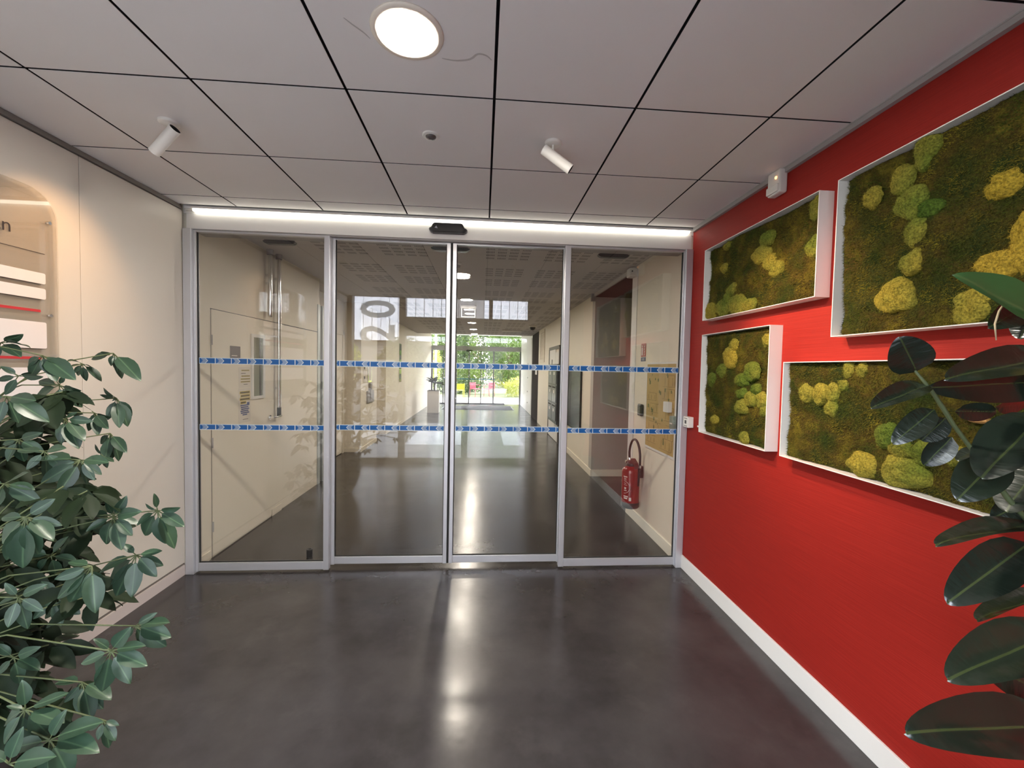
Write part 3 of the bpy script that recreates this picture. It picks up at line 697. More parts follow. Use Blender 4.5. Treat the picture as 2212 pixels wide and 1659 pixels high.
    for (cy, cz, ry, rz) in bark:
        vs = []; n = 14
        for lay, s in ((0.0, 1.0), (0.018, 0.92), (0.024, 0.6)):
            for k in range(n):
                a = 2 * PI * k / n; w = 1 + 0.25 * MN.noise(Vector((a, cy * 9, lay)))
                vs.append((xb - 0.012 - lay, cy + ry * s * w * math.cos(a), cz + rz * s * w * math.sin(a)))
        fs = [(l * n + k, l * n + (k + 1) % n, (l + 1) * n + (k + 1) % n, (l + 1) * n + k) for l in range(2) for k in range(n)] + [tuple(range(2 * n, 3 * n))]
        MB().add(vs, fs).build('bark_piece', M_BARK, t)
    return t
F1C = [(2.237, 2.329, 0.053, 0.042), (2.285, 2.247, 0.066, 0.058), (2.21, 2.188, 0.045, 0.046), (2.149, 2.141, 0.049, 0.044), (2.615, 2.401, 0.038, 0.026), (2.649, 2.26, 0.035, 0.031), (1.897, 2.372, 0.038, 0.056), (1.901, 2.187, 0.049, 0.053), (2.538, 2.099, 0.063, 0.042), (2.49, 2.002, 0.087, 0.063), (2.598, 2.051, 0.052, 0.038), (2.648, 1.999, 0.074, 0.053), (2.768, 2.004, 0.081, 0.059), (2.364, 1.981, 0.05, 0.038)]
F2C = [(2.493, 1.747, 0.049, 0.04), (2.537, 1.67, 0.069, 0.07), (2.628, 1.584, 0.048, 0.049), (2.728, 1.525, 0.062, 0.048), (2.323, 1.581, 0.064, 0.057), (2.415, 1.529, 0.057, 0.043), (2.278, 1.482, 0.041, 0.034), (2.405, 1.45, 0.049, 0.032), (2.404, 1.366, 0.056, 0.048), (2.319, 1.417, 0.048, 0.044), (2.217, 1.422, 0.058, 0.045), (2.199, 1.362, 0.034, 0.033), (2.196, 1.756, 0.033, 0.037), (2.689, 1.254, 0.04, 0.028), (2.371, 1.182, 0.04, 0.035)]
F3C = [(1.608, 2.295, 0.036, 0.044), (1.406, 2.386, 0.042, 0.058), (1.488, 2.321, 0.04, 0.053), (1.454, 2.216, 0.06, 0.058), (1.383, 2.169, 0.046, 0.032), (1.423, 2.1, 0.046, 0.056), (1.435, 1.991, 0.044, 0.048), (1.492, 1.882, 0.079, 0.062), (1.169, 2.162, 0.052, 0.042), (1.177, 1.921, 0.061, 0.04), (1.10, 1.981, 0.05, 0.09), (1.238, 1.807, 0.058, 0.063), (1.0, 1.86, 0.07, 0.06), (0.93, 2.2, 0.06, 0.05)]
F4C = [(1.905, 1.48, 0.043, 0.045), (1.819, 1.483, 0.04, 0.045), (1.749, 1.495, 0.037, 0.044), (1.754, 1.421, 0.036, 0.039), (1.675, 1.589, 0.025, 0.04), (1.612, 1.597, 0.029, 0.033), (1.694, 1.528, 0.029, 0.03), (1.496, 1.338, 0.048, 0.049), (1.437, 1.304, 0.047, 0.038), (1.365, 1.297, 0.031, 0.045), (1.256, 1.308, 0.036, 0.034), (1.429, 1.215, 0.086, 0.062), (1.593, 1.202, 0.062, 0.05)]
moss_picture('wide white-framed moss picture nearest the ceiling beside the door front', 1.852, 2.850, 1.938, 2.432, F1C)
moss_picture('square white-framed moss picture, lower one nearest the door front', 2.147, 2.847, 1.145, 1.838, F2C)
moss_picture('largest moss picture, upper right, cut by the photo edge', 0.752, 1.752, 1.742, 2.432, F3C)
moss_picture('long moss picture partly behind the dark rubber plant branch', 1.036, 2.036, 1.145, 1.634, F4C, bark=[(1.196, 1.441, 0.03, 0.014), (1.232, 1.449, 0.011, 0.011)])

# small fittings on the red wall
t = thing('alarm_sounder', 'white wall sounder with orange light under the ceiling on the red wall', 'alarm', (XR, 2.21, 2.55))
MB().box(XR - 0.050, XR - 0.001, 2.158, 2.256, 2.555, 2.684, ch=0.010).build('housing', M_PLASTIC, t)
MB().box(XR - 0.060, XR - 0.045, 2.162, 2.252, 2.562, 2.605, ch=0.006).build('cover', M_PLASTIC, t)
MB().lathe((XR - 0.049, 2.185, 2.640), [(0.008, 0), (0.007, 0.005), (0, 0.007)], axis=(-1, 0, 0), n=14).build('indicator_light', emitter('amber_light', (1.0, 0.36, 0.10), 2.2), t)
t = thing('door_switch', 'small white switch box on the red wall beside the jamb', 'switch', (XR, 3.10, 1.14))
MB().box(XR - 0.046, XR - 0.001, 3.055, 3.135, 1.143, 1.226, ch=0.004).build('housing', M_PLASTIC, t)
MB().box(XR - 0.0475, XR - 0.045, 3.083, 3.107, 1.172, 1.198).build('window', M_BLACK, t)
for z in (1.152, 1.210): MB().box(XR - 0.0468, XR - 0.0455, 3.07, 3.12, z, z + 0.006).build('print_line', mat('grey_print', (0.25, 0.22, 0.2), 0.6), t)
o = MB().lathe((XR - 0.001, 2.99, 1.165), [(0.007, 0), (0.006, 0.004), (0, 0.005)], axis=(-1, 0, 0), n=10).build('wall_plug', M_WHITE); tag(o, 'tiny white plug in the red wall near switch box', 'plug')

# ------------------------------------------------------------------ directory board on the left wall
bd = thing('directory_board', 'clear acrylic directory board with white name cards on the left wall', 'sign', (XL, 1.75, 1.25))
xb0, xb1 = XL + 0.026, XL + 0.031
poly = [(y - 1.2, z - 1.2) for y, z in rrect(1.2, 2.252, 1.20, 2.385, 0.135, 10)]
MB().prism(poly, (xb0, 1.2, 1.2), (0, 1, 0), (0, 0, 1), xb1 - xb0).build('panel', M_ACRYL, bd)
bgm = film('board_tint', (0.50, 0.44, 0.38), 0.30)
MB().prism(poly, (xb0 - 0.0012, 1.2, 1.2), (0, 1, 0), (0, 0, 1), 0.0005).build('frosted_back', bgm, bd)
for (a, b) in ((1.934, 1.986), (1.860, 1.912), (1.622, 1.749), (1.40, 1.53)):
    pl_ = rrect(0, 0.887, 0, b - a, 0.008, 4)
    MB().prism(pl_, (xb1 + 0.0002, 1.30, a), (0, 1, 0), (0, 0, 1), 0.0025).build('name_card', M_CARD, bd)
for z, y1 in ((1.797, 2.163), (1.570, 2.163)):
    MB().box(xb1, xb1 + 0.0012, 1.30, y1, z, z + 0.012).build('red_line', M_REDLINE, bd)
MB().box(xb1, xb1 + 0.0008, 1.30, 2.187, 2.0785, 2.0815).build('black_line', M_INK, bd)
text_mb('an', 0.085, (xb1 + 0.0008, 2.048, 2.142), (0, 1, 0), (0, 0, 1), 0.0, align='RIGHT').build('lettering', M_INK, bd)
for y, z in ((2.206, 2.237), (2.204, 1.785), (1.25, 2.237), (1.25, 1.785)):
    MB().frustum((XL + 0.0005, y, z), (xb0, y, z), 0.006, 0.006, 14).frustum((xb1, y, z), (xb1 + 0.010, y, z), 0.009, 0.008, 16).build('standoff_screw', M_CHROME, bd)

# ------------------------------------------------------------------ corridor, left side
M_DOORW = mat('flush_door', (0.82, 0.75, 0.63), 0.5, noise=0.015, nscale=2)
dr = thing('door_3', 'flush cream door with slim window on the corridor left wall', 'door', (HXL, 4.0, 0), kind='structure')
xo = HXL + 0.006
MB().box(HXL - 0.004, xo, 3.436, 4.596, 0.012, 1.992, ch=0.001).build('leaf', M_DOORW, dr)
MB().box(HXL, HXL + 0.0015, 3.425, 5.585, 1.990, 1.999).build('groove', M_INK, dr)
MB().box(HXL, HXL + 0.0012, 3.426, 3.433, 0.0, 2.0).box(HXL, HXL + 0.0012, 4.599, 4.606, 0.0, 2.0).build('groove', M_WALLD, dr)
vf = MB().box(xo - 0.002, xo + 0.012, 3.985, 4.012, 1.235, 1.845).box(xo - 0.002, xo + 0.012, 4.178, 4.215, 1.235, 1.845).box(xo - 0.002, xo + 0.012, 4.012, 4.178, 1.235, 1.262).box(xo - 0.002, xo + 0.012, 4.012, 4.178, 1.815, 1.845).build('window_frame', M_WHITE, dr)
MB().box(xo - 0.001, xo + 0.003, 4.012, 4.178, 1.262, 1.815).build('pane', mat('greenish_glass', (0.20, 0.23, 0.19), 0.15), vf)
MB().box(xo + 0.001, xo + 0.006, 4.128, 4.146, 1.262, 1.815).build('glazing_bead', M_FRAMED, vf)
hn = MB().frustum((xo, 4.31, 1.03), (xo + 0.012, 4.31, 1.03), 0.026, 0.024, 20).frustum((xo + 0.01, 4.31, 1.03), (xo + 0.05, 4.31, 1.03), 0.010, 0.010, 14).tube([(xo + 0.05, 4.31, 1.03), (xo + 0.056, 4.34, 1.03), (xo + 0.056, 4.44, 1.034)], 0.010, 10)
hn.build('handle', M_CHROME, dr)
hg = MB()
for z in (0.25, 0.93, 1.75): hg.frustum((xo + 0.002, 3.430, z - 0.04), (xo + 0.002, 3.430, z + 0.04), 0.007, 0.007, 10)
hg.build('hinge', M_GREYTRIM, dr)
t = thing('door_plaque', 'dark purple-grey square plaque on the flush corridor door', 'sign', (xo, 3.74, 1.6))
MB().box(xo, xo + 0.004, 3.668, 3.813, 1.590, 1.716, ch=0.001).build('plate', mat('plaque_purple', (0.085, 0.065, 0.085), 0.4), t)
MB().box(xo + 0.004, xo + 0.0045, 3.685, 3.765, 1.630, 1.637).build('text_line', M_CARD, t)
M_PAPER = mat('paper', (0.72, 0.66, 0.58), 0.7)
M_YEL = mat('yellow_marker', (0.55, 0.42, 0.05), 0.7); M_BLUEINK = mat('blue_ink', (0.06, 0.09, 0.26), 0.6)
t = thing('paper_notice', 'upper paper notice with yellow lines on the flush corridor door', 'notice', (xo, 3.9, 1.36), 'paper notices on the corridor door')
MB().box(xo, xo + 0.001, 3.792, 3.978, 1.350, 1.535).build('sheet', M_PAPER, t)
for i, (a, b, z, mm) in enumerate(((3.83, 3.955, 1.500, 0), (3.82, 3.90, 1.473, 1), (3.83, 3.965, 1.449, 2), (3.82, 3.968, 1.423, 0), (3.82, 3.968, 1.398, 0), (3.86, 3.93, 1.374, 1))):
    MB().box(xo + 0.001, xo + 0.0016, a, b, z, z + 0.011).build('highlight', M_YEL, t) if mm != 1 else None
    MB().box(xo + 0.0016, xo + 0.002, a + 0.004, b - 0.004, z + 0.003, z + 0.008).build('text_line', M_INK, t)
t = thing('paper_notice', 'lower paper notice with yellow and blue lines on the flush corridor door', 'notice', (xo, 3.9, 1.05), 'paper notices on the corridor door')
MB().box(xo, xo + 0.001, 3.785, 3.975, 1.035, 1.345).build('sheet', M_PAPER, t)
for i in range(4):
    z = 1.300 - i * 0.030; a, b = 3.812 + (i % 2) * 0.012, 3.955 - (0.06 if i == 3 else 0)
    MB().box(xo + 0.001, xo + 0.0016, a - 0.008, b + 0.008, z - 0.005, z + 0.019).build('highlight', M_YEL, t)
    MB().box(xo + 0.0016, xo + 0.002, a, b, z + 0.001, z + 0.013).build('text_line', M_INK, t)
for i in range(6):
    z = 1.186 - i * 0.017; MB().box(xo + 0.001, xo + 0.0018, 3.815 + 0.006 * (i % 3) + (0.02 if i == 5 else 0), 3.95 - 0.012 * (i % 2) - (0.02 if i == 5 else 0), z, z + 0.011).build('blue_line', M_BLUEINK, t)
MB().box(xo + 0.001, xo + 0.0018, 3.915, 3.955, 1.19, 1.215).build('blue_line', M_BLUEINK, t)
MB().box(xo + 0.001, xo + 0.0018, 3.85, 3.935, 1.062, 1.066).build('text_line', M_INK, t)
def pipe(label, y, z0, cap):
    t = thing('chrome_pipe', label, 'pipe', (HXL, y, z0), 'chrome pipes on the corridor wall')
    x = HXL + 0.042; r = 0.020
    MB().frustum((x, y, z0 + (0.10 if cap else 0)), (x, y, HZC - 0.002), r, r, 20).build('tube', M_CHROME, t)
    if cap: MB().frustum((x, y, z0), (x, y, z0 + 0.10), r * 0.98, r * 1.02, 20).build('end_sleeve', M_BLACK, t)
    else: MB().lathe((x, y, z0), [(r, 0), (r * 1.05, -0.01), (r * 0.6, -0.03), (0, -0.032)], n=18).build('end_cap', M_CHROME, t)
    for z in (HZC - 0.25, z0 + 0.3): MB().box(HXL, x, y - 0.01, y + 0.01, z - 0.012, z + 0.012).build('bracket', M_CHROME, t)
    MB().lathe((x, y, HZC - 0.05), [(0.030, 0), (0.030, 0.05)], n=18).build('ceiling_collar', M_GREYTRIM, t)
pipe('short chrome pipe hanging from the corridor ceiling by the flush door', 4.262, 2.06, False)
pipe('long chrome pipe with black end sleeve beside the flush door', 4.438, 1.02, True)
dr = thing('door_4', 'cream door in the left corridor recess before the pier', 'door', (-2.5, 6.6, 0), kind='structure')
MB().box(-2.505, -2.488, 6.30, 7.50, 0.01, 2.10, ch=0.002).build('leaf', M_DOORW, dr)
MB().box(-2.50, -2.470, 7.50, 7.57, 0, 2.17).box(-2.50, -2.470, 6.23, 6.30, 0, 2.17).box(-2.50, -2.470, 6.23, 7.57, 2.10, 2.17).build('frame', M_HALLW, dr)
o = MB().box(HXL - 0.05, HXL + 0.012, 5.53, 5.60, 0, 2.35).box(HXL - 0.05, HXL + 0.012, 5.68, 5.71, 0, 2.35).build('trim_8', mat('pale_blue_metal', (0.55, 0.60, 0.62), 0.35, metal=0.4)); tag(o, 'pale metal upright at end of the flush door wall', 'trim', kind='structure')
o = MB().box(HXL - 0.03, HXL - 0.02, 5.71, 6.22, 0.02, 2.35).build('window_3', M_GLASS2); tag(o, 'narrow glass side screen beside the pale metal upright', 'window', kind='structure')
t = thing('intercom', 'grey metal intercom plate on the cream pier', 'intercom', (-2.195, 8.2, 0.85))
MB().box(-2.195, -2.165, 7.98, 8.42, 0.86, 1.09, ch=0.004).build('plate', M_GREYTRIM, t)
MB().box(-2.195, -2.15, 8.12, 8.22, 0.90, 1.235, ch=0.004).build('handset', M_GREYTRIM, t)
t = thing('pier_picture', 'small picture frame on the cream pier', 'frame', (-2.195, 8.1, 1.25))
MB().box(-2.195, -2.180, 8.04, 8.28, 1.25, 1.60, ch=0.003).build('border', M_CHROME, t)
MB().box(-2.181, -2.178, 8.07, 8.25, 1.28, 1.57).build('sheet', M_PAPER, t)
t = thing('pier_notice', 'narrow notice strip on the cream pier', 'notice', (-2.195, 7.85, 1.25))
MB().box(-2.195, -2.192, 7.75, 7.92, 1.25, 1.62).build('sheet', M_PAPER, t)
for z in (1.32, 1.50): MB().box(-2.192, -2.191, 7.80, 7.86, z, z + 0.05).build('text_line', M_INK, t)
t = thing('wall_nameplate', 'tall narrow chrome nameplate on the far left wall', 'sign', (-2.215, 11.2, 1.15))
MB().box(-2.215, -2.205, 11.08, 11.36, 1.15, 2.17, ch=0.003).build('plate', M_CHROME, t)
for z in (1.25, 1.5, 1.75, 2.0): MB().box(-2.2055, -2.204, 11.12, 11.32, z, z + 0.12).build('lettering', M_FRAMED, t)
# planter plinth with dracaena at the end of the corridor
t = thing('planter_plinth', 'tall white box planter at the corridor end on the left', 'planter', (-1.685, 14.4, 0))
MB().box(-1.88, -1.49, 14.2, 14.6, 0, 0.75, ch=0.004).build('box', M_WHITE, t)
MB().box(-1.885, -1.485, 14.195, 14.605, 0.745, 0.765).build('rim', M_GREYTRIM, t)
MB().box(-1.86, -1.51, 14.22, 14.58, 0.764, 0.770).build('soil', M_SOIL, t)
t = thing('potted_dracaena', 'small spiky dark dracaena growing in the white box planter', 'plant', (-1.66, 14.4, 0.77))
MB().tube([(-1.66, 14.4, 0.765), (-1.66, 14.4, 0.92), (-1.65, 14.4, 1.0)], 0.03, 8).build('trunk', M_WOODY, t)
M_DRAC = mat('dracaena_leaf', (0.03, 0.045, 0.03), 0.4)
for k in range(40):
    a = k * 2.4; el = math.radians(12 + 68 * ((k * 0.618) % 1.0)); L = rnd.uniform(0.34, 0.46)
    b = Vector((-1.65, 14.4, 0.98 + 0.05 * rnd.random())); h = Vector((math.cos(a), math.sin(a), 0)); s = (Vector((-math.sin(a), math.cos(a), 0)) * rnd.uniform(0.5, 0.9) + Vector((0, 0, rnd.choice((-1, 1)) * rnd.uniform(0.4, 0.9)))).normalized()
    vs = []
    for q in range(6):
        f = q / 5; p = b + h * (L * math.cos(el) * f) + Vector((0, 0, L * math.sin(el) * f - 0.16 * f * f)); w = 0.030 * math.sin(PI * min(0.98, f * 0.85 + 0.12))
        vs += [p + s * w, p - s * w]
    MB().add(vs, [(2 * i, 2 * i + 1, 2 * i + 3, 2 * i + 2) for i in range(5)], 0, True).build('leaf', M_DRAC, t)

# ------------------------------------------------------------------ corridor, right side
def fire_ext():
    x, y, z = HXR - 0.115, 4.03, 0.20
    t = thing('fire_extinguisher', 'red fire extinguisher with black hose on the wall behind the glass', 'extinguisher', (x, y, z))
    r = 0.088
    M_EXT = mat('extinguisher_red', (0.24, 0.012, 0.013), 0.25, coat=0.3)
    MB().lathe((x, y, z), [(r, 0.055), (r, 0.36), (r * 0.97, 0.375), (r * 0.85, 0.395), (r * 0.6, 0.412), (r * 0.42, 0.418)], n=36).build('cylinder', M_EXT, t)
    MB().lathe((x, y, z), [(0, 0), (r * 0.9, 0.0), (r * 1.02, 0.012), (r * 1.02, 0.058), (r, 0.06)], n=36).build('foot_ring', M_BLACK, t)
    MB().lathe((x, y, z), [(0.040, 0.41), (0.042, 0.432), (0.036, 0.446), (0.030, 0.45)], n=20).build('neck', M_BLACK, t)
    vh = MB().box(x - 0.03, x + 0.03, y - 0.035, y + 0.05, z + 0.445, z + 0.475, ch=0.008)
    vh.prism([(0, 0), (0.10, -0.02), (0.115, -0.05), (0.125, -0.05), (0.11, 0.005), (0.03, 0.035), (0, 0.03)], (x + 0.018, y - 0.03, z + 0.47), (0, -1, 0), (0, 0, 1), 0.036)
    vh.build('handle', mat('dark_red', (0.10, 0.012, 0.012), 0.35), t)
    MB().frustum((x - 0.035, y + 0.03, z + 0.455), (x - 0.05, y + 0.03, z + 0.455), 0.016, 0.016, 18).build('gauge', M_CHROME, t)
    pts = []
    y_a, y_b = y + 0.045, y - 0.165
    ym = (y_a + y_b) / 2; rr = (y_a - y_b) / 2
    for k in range(17):
        a = PI * k / 16; pts.append((x - 0.005 + 0.03 * k / 16, ym + rr * math.cos(a) * (1 if True else 1), z + 0.55 + 0.145 * math.sin(a)))
    pts = [(x - 0.005, y_a - 0.012, z + 0.47), (x - 0.005, y_a - 0.004, z + 0.51)] + pts + [(x + 0.027, y_b + 0.004, z + 0.48), (x + 0.027, y_b + 0.012, z + 0.43)]
    MB().tube(pts, 0.0115, 10).build('hose', M_BLACK, t)
    MB().frustum((x - 0.005, y_a - 0.012, z + 0.465), (x - 0.005, y_a - 0.005, z + 0.495), 0.013, 0.013, 12).frustum((x + 0.027, y_b + 0.010, z + 0.435), (x + 0.027, y_b + 0.006, z + 0.46), 0.013, 0.013, 12).build('hose_ferrule', M_CHROME, t)
    MB().frustum((x + 0.027, y_b + 0.012, z + 0.43), (x + 0.027, y_b + 0.03, z + 0.25), 0.014, 0.010, 12).build('nozzle', M_BLACK, t)
    MB().box(HXR - 0.03, HXR - 0.001, y - 0.03, y + 0.03, z + 0.30, z + 0.42, ch=0.003).build('wall_bracket', M_BLACK, t)
    # curved label print on the side turned to the corridor and the doors
    def arc(th0, th1, z0, z1, nm, mt, off=0.0006, n=10):
        vs = []
        for k in range(n + 1):
            th = th0 + (th1 - th0) * k / n
            for zz in (z0, z1): vs.append((x + (r + off) * math.cos(th), y + (r + off) * math.sin(th), z + zz))
        MB().add(vs, [(2 * k, 2 * k + 2, 2 * k + 3, 2 * k + 1) for k in range(n)], 0, True).build(nm, mt, t)
    D = math.radians
    M_PR = mat('label_print', (0.75, 0.62, 0.58), 0.5)
    for (a, b, z0, z1) in ((200, 228, 0.315, 0.325), (203, 222, 0.300, 0.305), (203, 224, 0.287, 0.291), (205, 228, 0.235, 0.239), (205, 222, 0.252, 0.256), (208, 222, 0.195, 0.215), (206, 226, 0.178, 0.186), (204, 236, 0.118, 0.130), (206, 232, 0.098, 0.112)):
        arc(D(a), D(b), z0, z1, 'print_line', M_PR, n=4)
    arc(D(241), D(256), 0.083, 0.118, 'maker_badge', mat('badge_grey', (0.6, 0.55, 0.52), 0.5), n=4)
    vs = []
    for k in range(21):
        a = -PI / 2 + PI * k / 20
        for w in (0.064, 0.060):
            th = D(205) + (w * math.cos(a)) / r; vs.append((x + (r + 0.0006) * math.cos(th), y + (r + 0.0006) * math.sin(th), z + 0.215 + w * math.sin(a)))
    MB().add(vs, [(2 * k, 2 * k + 1, 2 * k + 3, 2 * k + 2) for k in range(20)], 0, True).build('print_circle', M_PR, t)
fire_ext()
xw = HXR
t = thing('extinguisher_sign', 'small red extinguisher sign with blue lower plate on cream wall', 'sign', (xw, 4.09, 1.68))
MB().box(xw - 0.003, xw, 4.030, 4.150, 1.718, 1.852).build('red_plate', mat('sign_red', (0.36, 0.02, 0.02), 0.4), t)
MB().box(xw - 0.003, xw, 4.032, 4.148, 1.672, 1.712).build('blue_plate', mat('sign_blue', (0.02, 0.03, 0.12), 0.4), t)
wp = MB().prism(rrect(0, 0.032, 0, 0.085, 0.012, 4), (xw - 0.0031, 4.135, 1.730), (0, -1, 0), (0, 0, 1), 0.0005).prism([(0, 0), (0.02, 0.004), (0.02, 0.012), (-0.012, 0.016), (-0.012, 0.008)], (xw - 0.0031, 4.125, 1.818), (0, -1, 0), (0, 0, 1), 0.0005)
wp.build('pictogram', M_CARD, t)
fl_ = MB()
for k in range(4): fl_.prism([(0, 0), (0.014, 0.01), (0.018, 0.026), (0.004, 0.02)], (xw - 0.0031, 4.075 - 0.003 * (k % 2), 1.726 + k * 0.027), (0, -1, 0), (0, 0, 1), 0.0005)
fl_.build('flame_pictogram', M_CARD, t)
pw = MB()
for k in range(2): pw.box(xw - 0.0036, xw - 0.003, 4.065 + k * 0.035, 4.085 + k * 0.035, 1.68, 1.705)
pw.build('white_marks', mat('greyish_mark', (0.4, 0.38, 0.4), 0.5), t)
t = thing('keypad_lock', 'black keypad on the cream wall above the extinguisher', 'keypad', (xw, 4.08, 1.12))
MB().box(xw - 0.035, xw, 4.035, 4.125, 1.118, 1.238, ch=0.010).build('housing', M_BLACK, t)
kb = mat('key_grey', (0.20, 0.20, 0.20), 0.4)
for r_ in range(5):
    MB().box(xw - 0.0375, xw - 0.034, 4.058, 4.102, 1.138 + r_ * 0.017, 1.147 + r_ * 0.017).build('key_row', kb, t)
# yellowed safety plan board
t = thing('plan_board', 'large yellowed floor-plan board on the wall behind the right glass', 'plan', (xw, 3.64, 0.83))
MB().box(xw - 0.012, xw - 0.002, 3.300, 3.960, 0.828, 1.658, ch=0.002).build('backing', M_WHITE, t)
MB().box(xw - 0.0132, xw - 0.0118, 3.345, 3.945, 0.852, 1.640).build('sheet', mat('plan_yellow', (0.50, 0.35, 0.13), 0.55, noise=0.08, nscale=5), t)
fr = MB(); x_p = xw - 0.0138
M_PLANL = mat('plan_line', (0.16, 0.115, 0.04), 0.6); M_PLANG = mat('plan_green', (0.15, 0.17, 0.06), 0.6)
pr = random.Random(3)
def ln(y0, z0, y1, z1, w=0.0022):
    fr.box(x_p, x_p + 0.0006, min(y0, y1) - (w if y0 == y1 else 0), max(y0, y1) + (w if y0 == y1 else 0), min(z0, z1) - (w / 2 if z0 == z1 else 0), max(z0, z1) + (w / 2 if z0 == z1 else 0))
for (ya, yb, za, zb) in ((3.36, 3.58, 1.44, 1.54), (3.36, 3.58, 1.33, 1.42), (3.72, 3.93, 1.30, 1.37), (3.66, 3.90, 1.19, 1.27), (3.60, 3.92, 1.02, 1.10), (3.36, 3.54, 1.14, 1.26), (3.36, 3.55, 0.98, 1.10), (3.70, 3.92, 0.90, 0.97), (3.38, 3.62, 0.88, 0.98)):
    ln(ya, za, yb, za); ln(ya, zb, yb - 0.05, zb)
    if pr.random() < .6: ln(ya, za, ya, zb)
    for k in range(3): ln(ya + (yb - ya) * (k + .5) / 3, za + .01, ya + (yb - ya) * (k + .5) / 3, zb - .02, 0.0016)
fr.build('plan_lines', M_PLANL, t)
gb = MB()
for k in range(26):
    y = 3.37 + pr.random() * 0.52; z = 0.90 + pr.random() * 0.64; s = pr.uniform(0.008, 0.022)
    gb.box(x_p - 0.0004, x_p, y, y + s * 1.2, z, z + s * 1.6)
gb.build('plan_symbols', M_PLANG, t)
t = thing('call_point', 'white break-glass box on the jamb behind the right glass', 'switch', (xw, 3.42, 1.2))
MB().box(xw - 0.058, xw - 0.0155, 3.385, 3.47, 1.225, 1.315, ch=0.004).build('housing', M_WHITE, t)
t = thing('release_button', 'grey-green release box just below the white break-glass box', 'switch', (xw, 3.32, 1.1))
MB().box(xw - 0.062, xw - 0.0155, 3.265, 3.335, 1.095, 1.205, ch=0.005).build('housing', mat('grey_green', (0.20, 0.25, 0.21), 0.4), t)
MB().box(xw - 0.064, xw - 0.061, 3.28, 3.32, 1.14, 1.15).build('text_line', M_CARD, t)
o = MB().tube([(xw - 0.012, 3.30, 1.21), (xw - 0.012, 3.295, 1.9), (xw - 0.012, 3.29, 2.5)], 0.006, 8).build('cable_duct', M_WHITE); tag(o, 'thin white cable duct rising above the release box', 'duct')
t = thing('wall_speaker', 'white box speaker on the cream wall corner under the corridor ceiling', 'speaker', (xw, 4.38, 2.58))
MB().box(xw - 0.085, xw, 4.32, 4.43, 2.575, 2.668, ch=0.010).build('housing', M_PLASTIC, t)
MB().lathe((xw - 0.06, 4.319, 2.63), [(0.008, 0), (0.008, 0.002), (0, 0.002)], axis=(0, -1, 0), n=12).build('sensor_eye', M_BLACK, t)
o = MB().box(xw - 0.06, xw - 0.001, 5.975, 6.02, 2.58, 2.69, ch=0.003).build('corner_bracket', M_GREYTRIM); tag(o, 'small grey bracket at the far corner of the passage opening', 'bracket')
# dark notice board, mailboxes, grille, doors
t = thing('notice_board', 'black-green notice board hanging on the corridor right wall', 'board', (xw, 7.2, 0.6))
MB().box(xw - 0.03, xw - 0.002, 6.66, 7.90, 0.56, 1.60, ch=0.004).build('board', mat('board_green_black', (0.012, 0.018, 0.017), 0.35), t)
MB().box(xw - 0.034, xw - 0.002, 6.64, 6.66, 0.55, 1.61).box(xw - 0.034, xw - 0.002, 7.90, 7.92, 0.55, 1.61).box(xw - 0.034, xw - 0.002, 6.64, 7.92, 0.54, 0.56).box(xw - 0.034, xw - 0.002, 6.64, 7.92, 1.60, 1.62).build('edge', M_BLACK, t)
MB().box(xw - 0.0312, xw - 0.0298, 7.35, 7.43, 0.60, 1.55).build('board_joint', M_FRAMED, t)
t = thing('mailbox_unit', 'grey block of letter boxes on the right wall past notice board', 'mailbox', (1.55, 8.6, 0.48))
MB().box(1.45, xw - 0.002, 8.0, 9.05, 0.48, 1.68, ch=0.004).build('carcass', mat('mailbox_side', (0.05, 0.055, 0.06), 0.4), t)
M_MBD = mat('mailbox_door', (0.12, 0.13, 0.14), 0.35, metal=0.3)
for r_ in range(3):
    for c_ in range(2):
        y0 = 8.06 + c_ * 0.48; z0 = 0.54 + r_ * 0.37
        d = MB().box(1.438, 1.452, y0, y0 + 0.45, z0, z0 + 0.34, ch=0.003).build('letterbox_door', M_MBD, t)
        MB().box(1.434, 1.440, y0 + 0.06, y0 + 0.39, z0 + 0.285, z0 + 0.315).build('slot', M_GASKET, d)
        MB().box(1.434, 1.440, y0 + 0.17, y0 + 0.27, z0 + 0.18, z0 + 0.24).build('name_label', M_CARD, d)
dr = thing('door_5', 'pale open door behind the letter boxes', 'door', (xw, 9.3, 0), kind='structure')
MB().box(xw - 0.03, xw + 0.0, 8.62, 9.95, 2.02, 2.09).box(xw - 0.03, xw, 9.90, 9.97, 0, 2.05).box(xw - 0.03, xw, 8.58, 8.64, 0, 2.05).build('frame', mat('door_frame_brown', (0.10, 0.085, 0.07), 0.5), dr)
MB().box(xw - 0.02, xw - 0.002, 9.10, 9.90, 0.01, 2.02, ch=0.002).build('leaf', M_WHITE, dr)
MB().box(xw - 0.02, xw - 0.002, 8.64, 9.08, 0.01, 1.95, ch=0.002).build('leaf', M_WHITE, dr)
MB().box(xw - 0.024, xw - 0.019, 9.50, 9.58, 1.66, 1.80).build('vision_panel', M_FRAMED, dr)
t = thing('air_grille', 'tall white air grille high on the corridor right wall', 'grille', (xw, 11.3, 1.8))
MB().box(xw - 0.02, xw, 10.85, 10.93, 1.76, 2.64).box(xw - 0.02, xw, 11.62, 11.70, 1.76, 2.64).box(xw - 0.02, xw, 10.93, 11.62, 1.76, 1.83).box(xw - 0.02, xw, 10.93, 11.62, 2.57, 2.64).build('frame', M_HALLW, t)
